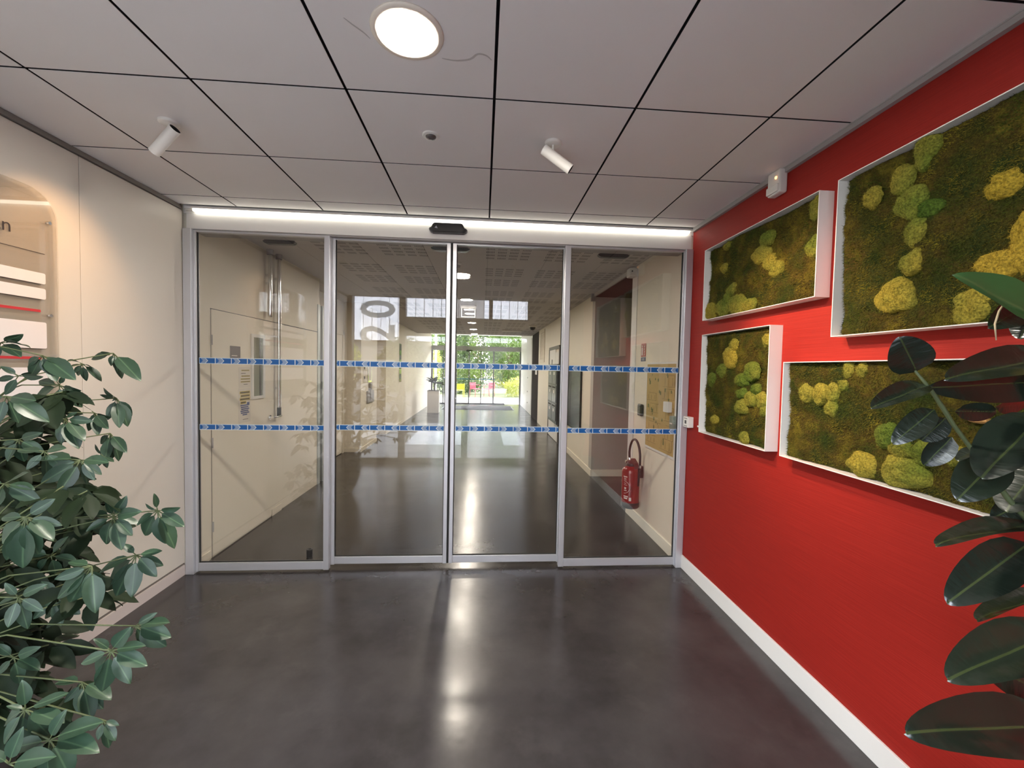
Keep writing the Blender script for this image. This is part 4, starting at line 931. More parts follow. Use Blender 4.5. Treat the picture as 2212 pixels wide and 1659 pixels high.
for k in range(17):
    z = 1.84 + k * 0.043
    MB().add([(xw - 0.002, 10.93, z + 0.03), (xw - 0.002, 11.62, z + 0.03), (xw - 0.016, 11.62, z), (xw - 0.016, 10.93, z), (xw - 0.002, 10.93, z + 0.034), (xw - 0.002, 11.62, z + 0.034), (xw - 0.016, 11.62, z + 0.004), (xw - 0.016, 10.93, z + 0.004)], [(0, 1, 2, 3), (4, 7, 6, 5), (3, 2, 6, 7), (0, 4, 5, 1)]).build('slat', M_HALLW, t)
dr = thing('door_6', 'dark brown doorway on the corridor right wall', 'door', (xw + 0.1, 12.9, 0), kind='structure')
MB().box(xw + 0.012, xw + 0.05, 12.05, 13.75, 0, 3.0).build('leaf', mat('dark_brown_door', (0.03, 0.022, 0.018), 0.85, spec=0.1), dr)
MB().box(xw + 0.009, xw + 0.013, 12.45, 12.85, 1.40, 1.62).build('notice_sheet', M_CARD, dr)
dr = thing('door_7', 'white flush door beyond the dark brown doorway', 'door', (xw, 14.6, 0), kind='structure')
MB().box(xw + 0.006, xw + 0.022, 13.9, 15.5, 0.01, 2.62, ch=0.002).build('leaf', M_WHITE, dr)
for z in (0.35, 0.75, 1.25, 1.75): MB().frustum((xw + 0.006, 14.9, z), (xw - 0.01, 14.9, z), 0.025, 0.022, 12).build('door_stud', M_GREYTRIM, dr)
t = thing('dome_camera', 'black dome camera on the corridor ceiling near the garden end', 'camera', (1.25, 10.6, HZC))
MB().lathe((1.25, 10.6, HZC), [(0.10, 0), (0.10, -0.03), (0.08, -0.05)], n=24).build('base', M_PLASTIC, t)
MB().lathe((1.25, 10.6, HZC), [(0.078, -0.045), (0.07, -0.09), (0.045, -0.12), (0, -0.13)], n=24).build('dome', M_BLACK, t)
t = thing('tube_fitting', 'narrow white tube fitting on the corridor ceiling near the dome camera', 'light', (0.82, 12.05, HZC))
MB().box(0.53, 1.11, 12.0, 12.10, HZC - 0.045, HZC - 0.001, ch=0.01).build('housing', M_WHITE, t)
for x in (0.53, 1.06): MB().box(x, x + 0.05, 11.99, 12.11, HZC - 0.05, HZC - 0.001, ch=0.004).build('end_cap', M_PLASTIC, t)
t = thing('exit_sign', 'clear glass exit sign box hanging from the corridor ceiling', 'sign', (-0.28, 7.45, 2.4))
MB().box(-0.42, -0.14, 7.42, 7.48, 2.625, HZC - 0.001, ch=0.006).build('housing', M_WHITE, t)
MB().box(-0.405, -0.155, 7.445, 7.455, 2.475, 2.63).build('panel', M_ACRYL, t)
e = MB()
for (a, b, c, d) in ((-0.405, -0.155, 2.470, 2.482), (-0.405, -0.393, 2.48, 2.63), (-0.167, -0.155, 2.48, 2.63)): e.box(a, b, 7.442, 7.458, c, d)
e.build('edge', mat('lit_edge', (0.8, 0.78, 0.7), 0.3, emit=(1, 0.93, 0.8), estr=0.15), t)
t = thing('door_stop', 'small dark cylinder standing on the floor behind the left glass', 'door stop', (-1.385, 3.42, 0))
MB().lathe((-1.385, 3.42, 0), [(0, 0.062), (0.012, 0.062), (0.014, 0.066), (0.022, 0.066), (0.024, 0.060), (0.024, 0.0)], n=20).build('post', M_BLACK, t)

# ------------------------------------------------------------------ far glass front and garden
ff = thing('wall_far', 'glass front with sliding doors to the garden at the corridor end', 'wall', (0, YF, 0), kind='structure')
M_FARF = mat('far_frame_grey', (0.16, 0.16, 0.17), 0.4)
mb = MB()
mb.box(-2.75, 1.9, YF, YF + 0.08, 2.30, 2.50).box(-2.75, 1.9, YF, YF + 0.08, 3.02, 3.12).build('header', mat('far_header', (0.42, 0.42, 0.42), 0.5), ff)
for x, w in ((-2.2, 0.10), (-1.70, 0.045), (-1.14, 0.04), (-0.60, 0.05), (-0.085, 0.04), (0.455, 0.05), (1.62, 0.08)):
    MB().box(x - w / 2, x + w / 2, YF - 0.02, YF + 0.06, 0, 2.30).build('mullion', M_FARF, ff)
MB().box(-2.2, 0.95, YF - 0.02, YF + 0.05, 0, 0.05).build('sill', M_FARF, ff)
MB().box(-2.2, 1.62, YF + 0.012, YF + 0.020, 0.05, 2.30).build('pane', M_GLASS2, ff)
MB().box(-2.2, 1.62, YF + 0.012, YF + 0.020, 2.50, 3.02).build('pane', M_GLASS2, ff)
b_ = MB()
x = -1.68
while x < 0.44: b_.box(x, x + 0.085, YF - 0.001, YF + 0.010, 1.06, 1.10); x += 0.1
b_.build('safety_band', mat('sky_blue_vinyl', (0.05, 0.30, 0.62), 0.4), ff)
sensor('far_door_sensor', 'black sensor above the far garden doors', -0.74, -0.44, YF - 0.022, 2.27, 2.34, -0.06)
t = thing('entrance_mat', 'dark mat on the floor in front of the garden doors', 'mat', (-0.3, 15.9, 0))
MB().box(-1.5, 1.15, 15.5, 17.0, 0.0, 0.012, ch=0.003).build('pile', mat('mat_dark', (0.045, 0.042, 0.045), 0.9), t)
MB().box(-1.54, 1.19, 15.46, 17.04, 0.0, 0.006).build('rubber_edge', M_BLACK, t)

# unseen building mass above, added and made tall to shade the forecourt
o = MB().box(-9.0, 9.0, YB - 0.9, YF + 2.8, 3.18, 21.0).build('shade_block', mat('shade_block_grey', (0.6, 0.6, 0.6), 0.8)); tag(o, 'unseen upper storeys over lobby and corridor, height set to shade the forecourt', 'shade_block', kind='structure')
for (x0, x1) in ((-7.0, -2.76), (4.26, 7.0)):
    pass
M_PAVE2 = mat('grey_forecourt', (0.075, 0.075, 0.078), 0.8, noise=0.1, nscale=1.2)
M_PAVE = mat('pale_paving', (0.40, 0.39, 0.38), 0.8, noise=0.08, nscale=1.5)
o = MB().box(-40, 40, YF + 0.15, 70, -0.2, -0.02).build('ground', mat('lawn_soil', (0.10, 0.12, 0.05), 0.95, noise=0.3, nscale=2)); tag(o, 'garden ground outside the far doors', 'ground', kind='structure')
o = MB().box(-6, 6, YF + 0.15, 21.8, -0.18, -0.004).build('path_garden', M_PAVE); tag(o, 'pale sunlit paving outside the garden doors', 'path', kind='structure')
o = MB().box(-60, 60, -70, YB - 0.2, -0.2, -0.02).build('ground_front', M_PAVE2); tag(o, 'paved forecourt in front of the building', 'ground', kind='structure')

o = MB().box(-9, 9, -5.2, YB - 0.2, -0.15, -0.006).build('path_entrance_bounce', mat('bounce_paving', (0.36, 0.355, 0.35), 0.8, noise=0.08, nscale=2)); tag(o, 'added light grey paving strip outside the entrance, bouncing daylight onto the ceiling', 'path', kind='structure')  # pale strip added to bounce daylight up to the lobby ceiling
_pe = bpy.data.objects['path_entrance_bounce']; M_REFLPATCH = mat('reflection_patch_pale', (0.85, 0.86, 0.88), 0.6)
for (xa, xb_) in ((-1.55, -0.42), (0.45, 0.86)): MB().box(xa, xb_, -4.1, -1.9, -0.02, 0.004).build('reflection_patch', M_REFLPATCH, _pe)  # made-up pale patches, put in to mirror as bright rectangles in the doors
def leaf_cloud(n, c, r, size, seed, shape=1.0):
    rs = np.random.RandomState(seed)
    d = rs.normal(size=(n, 3)); d /= np.linalg.norm(d, axis=1)[:, None]
    rad = rs.uniform(0.35, 1.0, n) ** (1 / 2.0)
    lump = 1 + 0.18 * np.sin(d[:, 0] * 5 + seed) * np.sin(d[:, 1] * 4 + 1.3 * seed) + 0.12 * np.sin(d[:, 2] * 7)
    P = np.array(c) + d * rad[:, None] * lump[:, None] * np.array(r)
    a = rs.normal(size=(n, 3)); a /= np.linalg.norm(a, axis=1)[:, None]
    b = np.cross(a, rs.normal(size=(n, 3))); b /= np.linalg.norm(b, axis=1)[:, None]
    s = rs.uniform(0.6, 1.4, n)[:, None] * size
    V = np.stack([P - a * s, P + b * s * 0.45, P + a * s, P - b * s * 0.45], 1).reshape(-1, 3)
    mb = MB(); mb.v = [tuple(q) for q in V.tolist()]; mb.f = [tuple(range(4 * i, 4 * i + 4)) for i in range(n)]; mb.mi = [0] * n; mb.sm = [False] * n
    return mb
M_T1 = leaf_mat('tree_leaf_bright', (0.06, 0.12, 0.025), (0.18, 0.24, 0.06), 0.5, 0.4, 0.45)
M_T2 = leaf_mat('tree_leaf_dark', (0.028, 0.055, 0.018), (0.085, 0.13, 0.042), 0.5, 0.4, 0.4)
M_T3 = leaf_mat('shrub_yellow', (0.34, 0.38, 0.08), (0.5, 0.5, 0.14), 0.5, 0.4, 0.45)
def tree(name, label, x, y, zc, r, n, size, mt, seed, trunk=0.08, group='garden trees'):
    t = thing(name, label, 'tree' if trunk > 0.04 else 'shrub', (x, y, 0), group)
    MB().tube([(x, y, -0.02), (x + 0.05, y, zc * 0.5), (x, y, zc)], [trunk, trunk * 0.8, trunk * 0.4], 8).build('trunk', M_WOODY, t)
    br = MB()
    for k in range(7):
        a = k * 2.4 + seed; z0 = zc * 0.55 + 0.06 * k * r[2]
        br.tube([(x, y, z0), (x + r[0] * 0.4 * math.cos(a), y + r[1] * 0.4 * math.sin(a), z0 + 0.25 * r[2]), (x + r[0] * 0.8 * math.cos(a), y + r[1] * 0.8 * math.sin(a), z0 + 0.4 * r[2])], [trunk * 0.4, trunk * 0.25, trunk * 0.1], 5)
    br.build('branches', M_WOODY, t)
    leaf_cloud(n, (x, y, zc), r, size, seed).build('foliage', mt, t, kind='stuff')
    return t
tree('garden_tree', 'leafy green tree right of centre beyond the garden doors', 1.6, 26.0, 2.6, (1.4, 1.1, 2.0), 5200, 0.085, M_T1, 11)
tree('garden_tree', 'darker leafy tree in the middle beyond the garden doors', -0.4, 30.0, 3.2, (2.2, 1.5, 2.6), 5200, 0.10, M_T2, 12)
tree('garden_tree', 'green tree left of the white pole in the garden', -5.4, 30.0, 3.0, (1.8, 1.4, 2.4), 4200, 0.10, M_T1, 13)
tree('garden_shrub', 'low yellow-green shrub beside the garden path on the right', 2.1, 23.4, 0.5, (0.9, 0.7, 0.6), 2600, 0.05, M_T3, 14, 0.03, 'garden shrubs')
tree('garden_shrub', 'low shrub behind the yellow chair', -1.6, 25.2, 0.5, (1.6, 0.6, 0.55), 2600, 0.06, M_T2, 15, 0.03, 'garden shrubs')
tree('garden_shrub', 'mid-height shrub below the darker garden tree', -1.4, 27.4, 1.0, (1.3, 0.6, 1.0), 2600, 0.07, M_T1, 16, 0.03, 'garden shrubs')
tree('garden_shrub', 'tall slim yellow-green conifer left of the garden doors', -3.0, 26.5, 1.6, (0.35, 0.35, 1.5), 1800, 0.05, M_T3, 17, 0.03, 'garden shrubs')
tree('garden_tree', 'broad tree far back at the right of the garden', 6.2, 31.5, 3.2, (2.2, 1.4, 2.7), 4200, 0.12, M_T2, 18)
for i, (x, y, zc, r, mt_) in enumerate(((-7.8, 37.5, 3.0, (2.0, 1.4, 3.0), M_T2), (-2.7, 37.5, 3.2, (2.0, 1.4, 3.2), M_T1), (2.4, 37.5, 3.0, (2.0, 1.4, 3.0), M_T2), (7.5, 37.5, 3.2, (2.0, 1.4, 3.2), M_T1), (0.0, 44.0, 5.6, (9.0, 2.2, 5.0), M_T2))):
    tree('garden_tree', ['tall dense tree in the back row, far left of the garden', 'tall dense tree in the back row behind the white post', 'tall dense tree in the back row behind the red chairs', 'tall dense tree in the back row, far right', 'very broad dark tree closing the garden at the back'][i], x, y, zc, r, 9000 if i == 4 else 5200, 0.2 if i == 4 else 0.13, mt_, 40 + i)
for i, (x, y, zc, r, mt_) in enumerate(((-2.9, 33.8, 0.9, (2.3, 0.6, 1.0), M_T1), (2.6, 33.8, 0.9, (2.3, 0.6, 1.0), M_T3))):
    tree('garden_shrub', ['wide hedge-like shrub at the back, left half of the garden', 'wide yellow-green shrub at the back, right half of the garden'][i], x, y, zc, r, 3000, 0.08, mt_, 50 + i, 0.03, 'garden shrubs')
o = MB().frustum((-2.72, 24.0, -0.02), (-2.72, 24.0, 5.5), 0.07, 0.05, 14).build('lamp_post', M_WHITE); tag(o, 'white lamp post outside the glass front on the left', 'post')
def garden_chair(label, x, y, mt, ang):
    t = thing('garden_chair', label, 'chair', (0, 0, 0), 'coloured garden chairs')
    w, d = 0.42, 0.42
    MB().box(-w / 2, w / 2, -d / 2, d / 2, 0.41, 0.44, ch=0.008).build('seat', mt, t)
    for k in range(5): MB().box(-w / 2 + 0.01, w / 2 - 0.01, d / 2 - 0.03, d / 2 - 0.005, 0.46 + k * 0.062, 0.512 + k * 0.062).build('back_slat', mt, t)
    for sx in (-1, 1):
        for sy in (-1, 1):
            MB().tube([(sx * w / 2, sy * d / 2, 0), (sx * w / 2 * 0.96, sy * d / 2 * 0.95, 0.44)] + ([(sx * w / 2, d / 2, 0.78)] if sy > 0 else []), 0.013, 8).build('leg', mt, t)
        MB().tube([(sx * (w / 2 + 0.01), -d / 2 + 0.02, 0.44), (sx * (w / 2 + 0.02), -d / 2 + 0.02, 0.62), (sx * (w / 2 + 0.02), d / 2 - 0.05, 0.64)], 0.012, 8).build('armrest', mt, t)
    t.location = (x, y, 0); t.rotation_euler = (0, 0, ang)
    return t
M_CHY = mat('lime_paint', (0.56, 0.62, 0.03), 0.4); M_CHR = mat('magenta_paint', (0.50, 0.03, 0.09), 0.4)
garden_chair('lime yellow metal garden chair outside the doors', -1.16, 20.9, M_CHY, PI + 0.2)
garden_chair('red garden chair in the middle behind the path', -0.40, 22.6, M_CHR, 0.8)
garden_chair('red garden chair further right by the doors mullion', 0.36, 22.9, M_CHR, -0.7)

# building opposite the entrance, seen mirrored in the door glass
ob = thing('opposite_building', 'white panel-clad building opposite the entrance, seen mirrored in the glass', 'building', (0, -32, 0))
M_CLAD = mat('white_cladding', (0.46, 0.49, 0.55), 0.5)
MB().box(-17, 15, -33.6, -32.12, 3.9, 16).build('structure_core', M_FRAMED, ob)
pw_ = 0.78
M_GREYWIN = mat('grey_window', (0.10, 0.10, 0.11), 0.3); M_CLADG = mat('grey_cladding', (0.16, 0.16, 0.17), 0.5)
k = 0
for i in range(-21, 19):
    x0 = i * pw_
    MB().box(x0 + 0.024, x0 + pw_ - 0.024, -32.12, -32.0, 3.9, 7.82).build('cladding_panel', M_CLADG if -4 <= i <= -1 else M_CLAD, ob)
    if -4 <= i <= -1:
        MB().box(x0 + 0.03, x0 + pw_ - 0.03, -32.16, -32.08, 7.9, 11.5).build('window', M_GREYWIN, ob); continue
    if i in (-12, -11, -9, -8):
        MB().box(x0, x0 + pw_, -32.16, -32.10, 7.9, 11.5).build('window', M_FRAMED, ob); continue
    MB().box(x0 + 0.024, x0 + pw_ - 0.024, -32.12, -32.0, 7.88, 12.0).build('cladding_panel', M_CLAD, ob)
MB().box(-17, 15, -33.6, -32.5, 0, 3.9).build('ground_floor', mat('dark_ground_floor', (0.08, 0.08, 0.085), 0.5), ob)
fs_ = [(-13.5, -19.0, 1.9, (1.6, 1.1, 2.0), M_T2, 'forecourt tree at the far left of the row, mirrored in the glass'),
       (-9.0, -18.5, 1.7, (1.6, 1.1, 1.9), M_T3, 'yellow-green forecourt tree, second of the row, mirrored in the glass'),
       (-5.0, -19.5, 1.6, (1.5, 1.1, 1.8), M_T2, 'dark forecourt tree left of centre, mirrored in the glass'),
       (-1.2, -18.5, 1.8, (1.45, 1.1, 2.0), M_T1, 'green forecourt tree at the centre, mirrored in the glass'),
       (2.4, -19.5, 1.6, (1.45, 1.1, 1.8), M_T2, 'dark forecourt tree right of centre, mirrored in the glass'),
       (6.2, -18.5, 1.8, (1.6, 1.1, 2.0), M_T1, 'forecourt tree at the right end, mirrored in the glass')]
for i, (x, y, zc, r, mt_, lb) in enumerate(fs_):
    tree('forecourt_tree', lb, x, y, zc, r, 3200, 0.11, mt_, 31 + i, 0.05, 'forecourt trees')

# ------------------------------------------------------------------ plants
def leaf_mesh(name, mt, wr, fold, droop, n=8, full=0.75):
    """unit leaf along +X, width ratio wr, normal +Z"""
    vs = []; fs = []; m_ = 5
    for i in range(n + 1):
        f = math.sin(0.5 * PI * i / n)
        w = wr * 0.5 * (max(0.0, math.sin(PI * min(1.0, f) ** 0.9)) ** full) * (1 - 0.10 * f)
        for j in range(m_):
            s = -1 + 2 * j / (m_ - 1)
            z = fold * w * abs(s) - droop * f * f + 0.010 * math.sin(9 * f + 2 * s)
            vs.append((f, w * s, z))
    for i in range(n):
        for j in range(m_ - 1):
            a = i * m_ + j; fs.append((a, a + m_, a + m_ + 1, a + 1))
    me = bpy.data.meshes.new(name); me.from_pydata(vs, [], fs); me.materials.append(mt)
    me.polygons.foreach_set('use_smooth', [True] * len(fs)); me.update()
    return me
def leaf_matrix(base, tip, roll=0.0, wscale=1.0, up=None):
    ax = tip - base; L = ax.length; ax.normalize()
    toc = (CAM - base).normalized()
    nrm = (toc + (up if up is not None else Vector((0, 0, 0.5))))
    nrm = (nrm - ax * nrm.dot(ax)).normalized()
    nrm = Matrix.Rotation(roll, 3, ax) @ nrm
    by = nrm.cross(ax).normalized()
    M4 = Matrix.Identity(4)
    for k in range(3): M4[k][0] = ax[k] * L; M4[k][1] = by[k] * L * wscale; M4[k][2] = nrm[k] * L
    M4.translation = base
    return M4
LM = [leaf_mesh('umbrella_leaflet', M_SCHEF, w, f, d) for w, f, d in ((0.44, 0.25, 0.10), (0.48, 0.35, 0.16), (0.42, 0.15, 0.05), (0.46, 0.3, 0.22))]
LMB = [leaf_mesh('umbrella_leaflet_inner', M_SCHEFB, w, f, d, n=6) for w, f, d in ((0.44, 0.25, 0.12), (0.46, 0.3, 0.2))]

tp = Vector((-1.72, 1.32, 0.0))
up = thing('umbrella_plant', 'bushy green umbrella plant in front of the white wall', 'plant', tuple(tp))
MB().lathe(tp, [(0.0, 0.0), (0.10, 0.0), (0.13, 0.02), (0.20, 0.14), (0.235, 0.28), (0.24, 0.42), (0.225, 0.46), (0.21, 0.46), (0.20, 0.40), (0.0, 0.40)], n=32).build('pot', M_POT, up)
MB().lathe(tp, [(0.205, 0.405), (0.0, 0.415)], n=24).build('soil', M_SOIL, up)
trunks = [[tp + Vector((0.02, 0, 0.40)), tp + Vector((0.05, 0.03, 0.8)), tp + Vector((0.10, 0.05, 1.15)), tp + Vector((0.06, 0.08, 1.5))],
          [tp + Vector((-0.05, 0.04, 0.40)), tp + Vector((-0.08, 0.10, 0.75)), tp + Vector((0.0, 0.16, 1.1)), tp + Vector((0.03, 0.2, 1.4))],
          [tp + Vector((0.04, -0.06, 0.40)), tp + Vector((0.16, -0.12, 0.62)), tp + Vector((0.24, -0.16, 0.8)), tp + Vector((0.28, -0.14, 0.95))]]
for tr_ in trunks: MB().tube(tr_, [0.016, 0.014, 0.011, 0.007], 8).build('trunk', M_WOODY, up)
def near_trunk(p):
    best = None
    for tr_ in trunks:
        for a, b in zip(tr_, tr_[1:]):
            for k in range(5):
                q = a.lerp(b, k / 4); d = (q - p).length + 0.6 * max(0, q.z - p.z + 0.15)
                if best is None or d < best[0]: best = (d, q)
    return best[1]
# compound leaves: hub pixel, depth, leaflet tips (du, dv[, thin])
CL = [
 (2, 740, 1.65, [(46, -15, 1), (68, 1, 1), (40, 25), (-20, 40), (-30, 10)]),
 (178, 786, 1.75, [(-28, -12, 1), (-28, 4, 1), (-14, 27), (8, 38), (46, 34), (-20, 20), (30, 10, 1)]),
 (245, 763, 1.75, [(-52, 12), (-8, 28), (20, 55), (42, 50), (56, 52), (-30, 0, 1), (10, 40)]),
 (252, 860, 1.75, [(-36, -20, 1), (-38, -6, 1), (-20, 47), (6, 63), (28, 60), (-10, 6), (32, 40)]),
 (204, 892, 1.7, [(-28, -20, 1), (-14, 40), (8, 48), (26, 32), (12, 26), (-8, 20), (30, 12, 1)]),
 (238, 936, 1.65, [(-14, 66), (8, 58), (26, 60), (-6, 40), (34, 40), (-24, 24)]),
 (222, 985, 1.6, [(-20, -25, 1), (10, 26), (24, 12), (-10, 22)]),
 (128, 832, 1.55, [(-28, -42), (10, -20), (-60, 28), (4, 48), (48, 48), (54, 26, 1), (46, 14, 1), (-50, -10)]),
 (92, 768, 1.5, [(64, 46), (50, 20), (-40, 22), (10, 40), (-30, 48), (24, 44)]),
 (14, 856, 1.15, [(92, 52), (28, 58), (-24, 60), (-50, 10), (60, 8)]),
 (40, 812, 1.5, [(-38, -22), (28, -8, 1), (-50, 10), (-30, 42), (50, 4, 1)]),
 (174, 994, 1.3, [(-118, -8), (-90, 52), (-48, 75), (18, 52), (46, 30), (52, -2), (-70, 20), (30, 44)]),
 (56, 1117, 1.02, [(56, -38), (78, 18), (62, 44), (22, 90), (-60, 0), (-62, 60), (-16, 120), (-40, 96)]),
 (245, 1116, 1.28, [(-62, -12), (-64, 30), (-28, 68), (18, 72), (-16, -34), (28, -42), (52, -12), (58, 14), (40, 40)]),
 (340, 1103, 1.3, [(-6, -37), (-52, 30), (-38, 62), (10, 78), (40, 82), (58, 34), (46, -2, 1), (-30, -12, 1)]),
 (294, 1199, 1.3, [(-88, 32), (-70, 66), (-48, 94), (-10, 92), (42, 44), (58, 24), (56, -10), (-30, -26)]),
 (198, 1223, 1.2, [(-52, -12), (-84, 30), (-78, 72), (-50, 90), (-6, 72), (20, 60), (8, 100)]),
 (240, 1406, 1.08, [(-70, 28), (-50, 76), (-20, 92), (42, 72), (76, 30), (70, -16), (34, -44), (-34, -28)]),
 (55, 1533, 1.0, [(-4, -58), (92, -38), (84, 26), (54, 62), (-20, 92), (-60, 30), (-62, 80), (-40, -10)]),
 (108, 1598, 0.98, [(104, -44), (100, 12), (50, 86), (-10, 90), (-70, 50), (-100, 20), (20, -54)]),
 (292, 1352, 1.25, [(72, -12), (74, 22), (40, -26), (-20, 26), (20, 40), (66, 48)]),
 (178, 1474, 1.2, [(-60, -4), (-40, 46), (-8, 70), (40, 60), (62, 30), (20, 84), (-20, 20)]),
 (224, 1556, 1.12, [(26, 44), (-14, 44), (32, 10), (-36, 22), (14, 60)]),
 (96, 975, 1.3, [(-60, -4), (-40, 40), (10, 60), (48, 44), (40, -10)]),
 (10, 1045, 1.2, [(48, -26), (64, 8), (40, 40), (-20, 50), (-40, 0), (70, 36)]),
 (140, 905, 1.45, [(-64, 16), (24, -16), (56, 4), (44, 44), (-10, 52), (30, 60)]),
 (40, 950, 1.35, [(-40, 12), (40, -14), (50, 24), (8, 52), (-30, 46)]),
 (120, 1290, 1.3, [(-64, 10), (-50, 50), (10, 62), (50, 36), (44, -16), (-30, -36)]),
 (40, 1290, 1.15, [(-50, 14), (50, -26), (52, 30), (20, 70), (-24, 66), (-30, -30)]),
 (30, 1420, 1.2, [(-40, -30), (50, -20), (56, 24), (16, 60), (-40, 40)]),
 (110, 1200, 1.4, [(-60, -10), (-40, 40), (16, 54), (56, 10), (30, -40)]),
 (20, 1650, 0.95, [(80, -20), (60, 30), (-50, -30), (20, -70)]),
]
lr = random.Random(21); hubs = []
for (u, v, Y, tips) in CL:
    hub = at(u, v, Y); hubs.append(hub)
    src = near_trunk(hub); midp = src.lerp(hub, 0.5) + Vector((0, 0, 0.035 + 0.05 * lr.random()))
    pt = [src, src.lerp(midp, 0.6) + Vector((0, 0, 0.012)), midp, midp.lerp(hub, 0.6), hub]
    lf = MB().tube(pt, [0.0026, 0.0022, 0.002, 0.002, 0.002], 6)
    blades = []
    for tpz in tips:
        du, dv = tpz[0], tpz[1]; thin = len(tpz) > 2
        px = math.hypot(du, dv); dep = lr.uniform(-0.25, 0.35) * px / F_PX * Y
        b = at(u + du * 0.16, v + dv * 0.16, Y - dep * 0.16); tq = at(u + du, v + dv, Y - dep)
        lf.tube([hub, b, b.lerp(tq, 0.05)], [0.0017, 0.0015, 0.0012], 5)
        blades.append((b, tq, math.radians(lr.choice((-1, 1)) * 72) if thin else math.radians(lr.uniform(-30, 30))))
    lo = lf.build('leaf', M_STEM, up)
    for (b, tq, roll) in blades:
        place(lr.choice(LM), 'leaflet', lo, leaf_matrix(b, tq, roll, 1.0 + lr.uniform(-0.1, 0.12)))
# inner foliage, its shade painted as a darker leaf green, uncountable
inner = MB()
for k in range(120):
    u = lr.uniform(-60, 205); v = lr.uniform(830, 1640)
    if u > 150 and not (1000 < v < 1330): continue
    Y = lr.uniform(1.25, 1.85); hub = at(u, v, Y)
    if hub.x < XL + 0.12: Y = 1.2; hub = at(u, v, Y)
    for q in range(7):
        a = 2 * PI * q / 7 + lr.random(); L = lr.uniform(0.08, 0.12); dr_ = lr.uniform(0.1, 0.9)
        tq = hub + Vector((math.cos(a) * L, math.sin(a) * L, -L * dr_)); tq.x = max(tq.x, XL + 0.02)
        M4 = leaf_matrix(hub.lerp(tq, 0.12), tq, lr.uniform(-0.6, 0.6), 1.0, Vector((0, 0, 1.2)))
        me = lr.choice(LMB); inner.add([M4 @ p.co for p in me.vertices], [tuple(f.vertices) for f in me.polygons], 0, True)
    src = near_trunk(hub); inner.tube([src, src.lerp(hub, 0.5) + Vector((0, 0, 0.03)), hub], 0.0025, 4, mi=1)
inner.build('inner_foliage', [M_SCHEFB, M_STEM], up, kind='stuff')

# rubber plant at the right edge
rp0 = Vector((1.36, 0.80, 0.0))
rp = thing('rubber_plant', 'dark glossy rubber plant at the right edge before the red wall', 'plant', tuple(rp0))
MB().lathe(rp0, [(0.0, 0.0), (0.13, 0.0), (0.15, 0.02), (0.19, 0.30), (0.195, 0.36), (0.18, 0.36), (0.17, 0.31), (0.0, 0.31)], n=32).build('pot', M_POT, rp)
MB().lathe(rp0, [(0.175, 0.312), (0.0, 0.32)], n=24).build('soil', M_SOIL, rp)
YR = 0.86
FL = [leaf_mesh('rubber_leaf', M_FICUS, w, f, d, n=12, full=0.5) for w, f, d in ((0.40, 0.30, 0.10), (0.42, 0.22, 0.16), (0.38, 0.4, 0.06))]
FLG = leaf_mesh('rubber_leaf_young', M_FICUSG, 0.40, 0.45, 0.06, n=12)
MB().tube([rp0 + Vector((0, 0, 0.31)), at(2290, 1620, YR), at(2275, 1400, YR), at(2262, 1180, YR), at(2265, 1000, YR), at(2255, 850, YR), at(2248, 700, YR), at(2240, 640, YR)], [0.016, 0.015, 0.014, 0.013, 0.012, 0.010, 0.008, 0.006], 10).build('trunk', M_WOODY, rp)
MB().tube([at(2262, 1170, YR), at(2180, 1080, YR + 0.02), at(2110, 985, YR + 0.03), at(2060, 918, YR + 0.03), at(2035, 878, YR + 0.03), at(2008, 838, YR + 0.03), at(1976, 800, YR + 0.03)], [0.007, 0.006, 0.0046, 0.0044, 0.005, 0.0038, 0.0028], 8).build('branch', mat('dull_green_stem', (0.075, 0.095, 0.04), 0.6), rp)
MB().tube([at(2170, 655, YR), at(2158, 672, YR), at(2149, 700, YR), at(2152, 735, YR)], [0.002, 0.0022, 0.002, 0.0012], 6).build('aerial_root', mat('pale_root', (0.45, 0.35, 0.22), 0.7), rp)
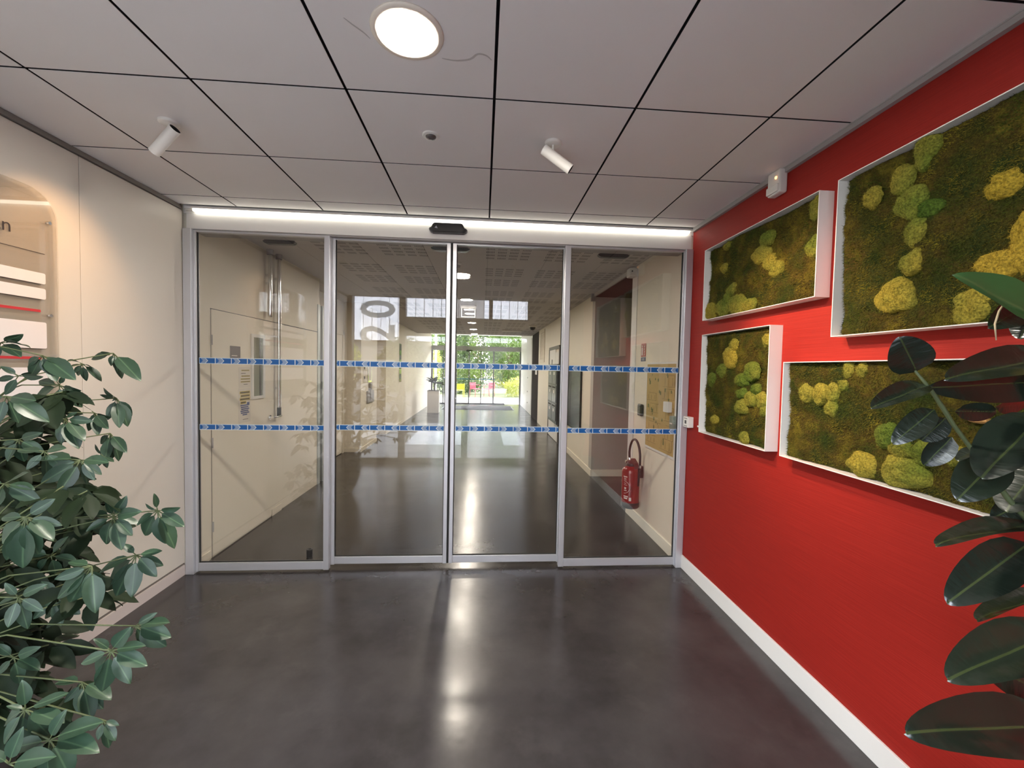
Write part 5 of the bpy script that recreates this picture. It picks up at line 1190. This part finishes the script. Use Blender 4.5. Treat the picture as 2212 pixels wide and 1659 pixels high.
# base px, tip px, width px, roll deg, depth offset base, tip, young?
RL = [
 ((2240, 690), (2078, 588), 66, 28, 0.0, -0.03, 1),
 ((2255, 640), (2150, 700), 62, -20, 0.05, 0.03, 0),
 ((2246, 650), (2196, 722), 50, 30, 0.03, 0.02, 0),
 ((1980, 803), (1952, 738), 74, 0, 0.03, -0.01, 0),
 ((2290, 772), (2062, 800), 80, 14, 0.0, -0.02, 0),
 ((2300, 820), (2030, 842), 62, -38, 0.02, 0.03, 0),
 ((2006, 832), (1886, 874), 52, 16, 0.03, 0.0, 0),
 ((2018, 884), (1938, 952), 46, -14, 0.03, 0.02, 0),
 ((2042, 903), (1994, 952), 44, -34, 0.03, 0.04, 0),
 ((2056, 944), (1998, 1006), 48, -30, 0.03, 0.05, 0),
 ((2062, 888), (2158, 890), 38, 30, 0.03, 0.02, 0),
 ((2150, 878), (2230, 876), 24, 50, 0.05, 0.06, 0),
 ((2262, 890), (2118, 1016), 104, 20, 0.0, -0.03, 0),
 ((2120, 965), (2066, 990), 26, 40, 0.03, 0.03, 0),
 ((2160, 985), (2080, 1070), 78, -12, 0.03, 0.0, 0),
 ((2262, 990), (2160, 1090), 84, 34, 0.02, 0.02, 0),
 ((2262, 1060), (2150, 1120), 60, -25, 0.04, 0.05, 0),
 ((2262, 1138), (2026, 1133), 46, 48, 0.0, -0.02, 0),
 ((2225, 1172), (2056, 1294), 86, -6, 0.0, -0.03, 0),
 ((2300, 1280), (2102, 1314), 44, 52, 0.0, -0.02, 0),
 ((2300, 1362), (2056, 1450), 106, 10, 0.0, -0.03, 0),
 ((2300, 1520), (2140, 1440), 74, -30, 0.05, 0.04, 0),
 ((2310, 1572), (2000, 1560), 112, 4, -0.02, -0.05, 0),
]
for (b, tq, w, roll, d0_, d1_, yg) in RL:
    B = at(b[0], b[1], YR + d0_); Tq = at(tq[0], tq[1], YR + d1_)
    L = (Tq - B).length; me = FLG if yg else lr.choice(FL)
    wr = 0.40; want = w / F_PX * YR / max(0.35, math.cos(math.radians(roll)))
    place(me, 'leaf', rp, leaf_matrix(B, Tq, math.radians(roll), want / (L * wr * 0.86), Vector((0, 0, 0.25))))
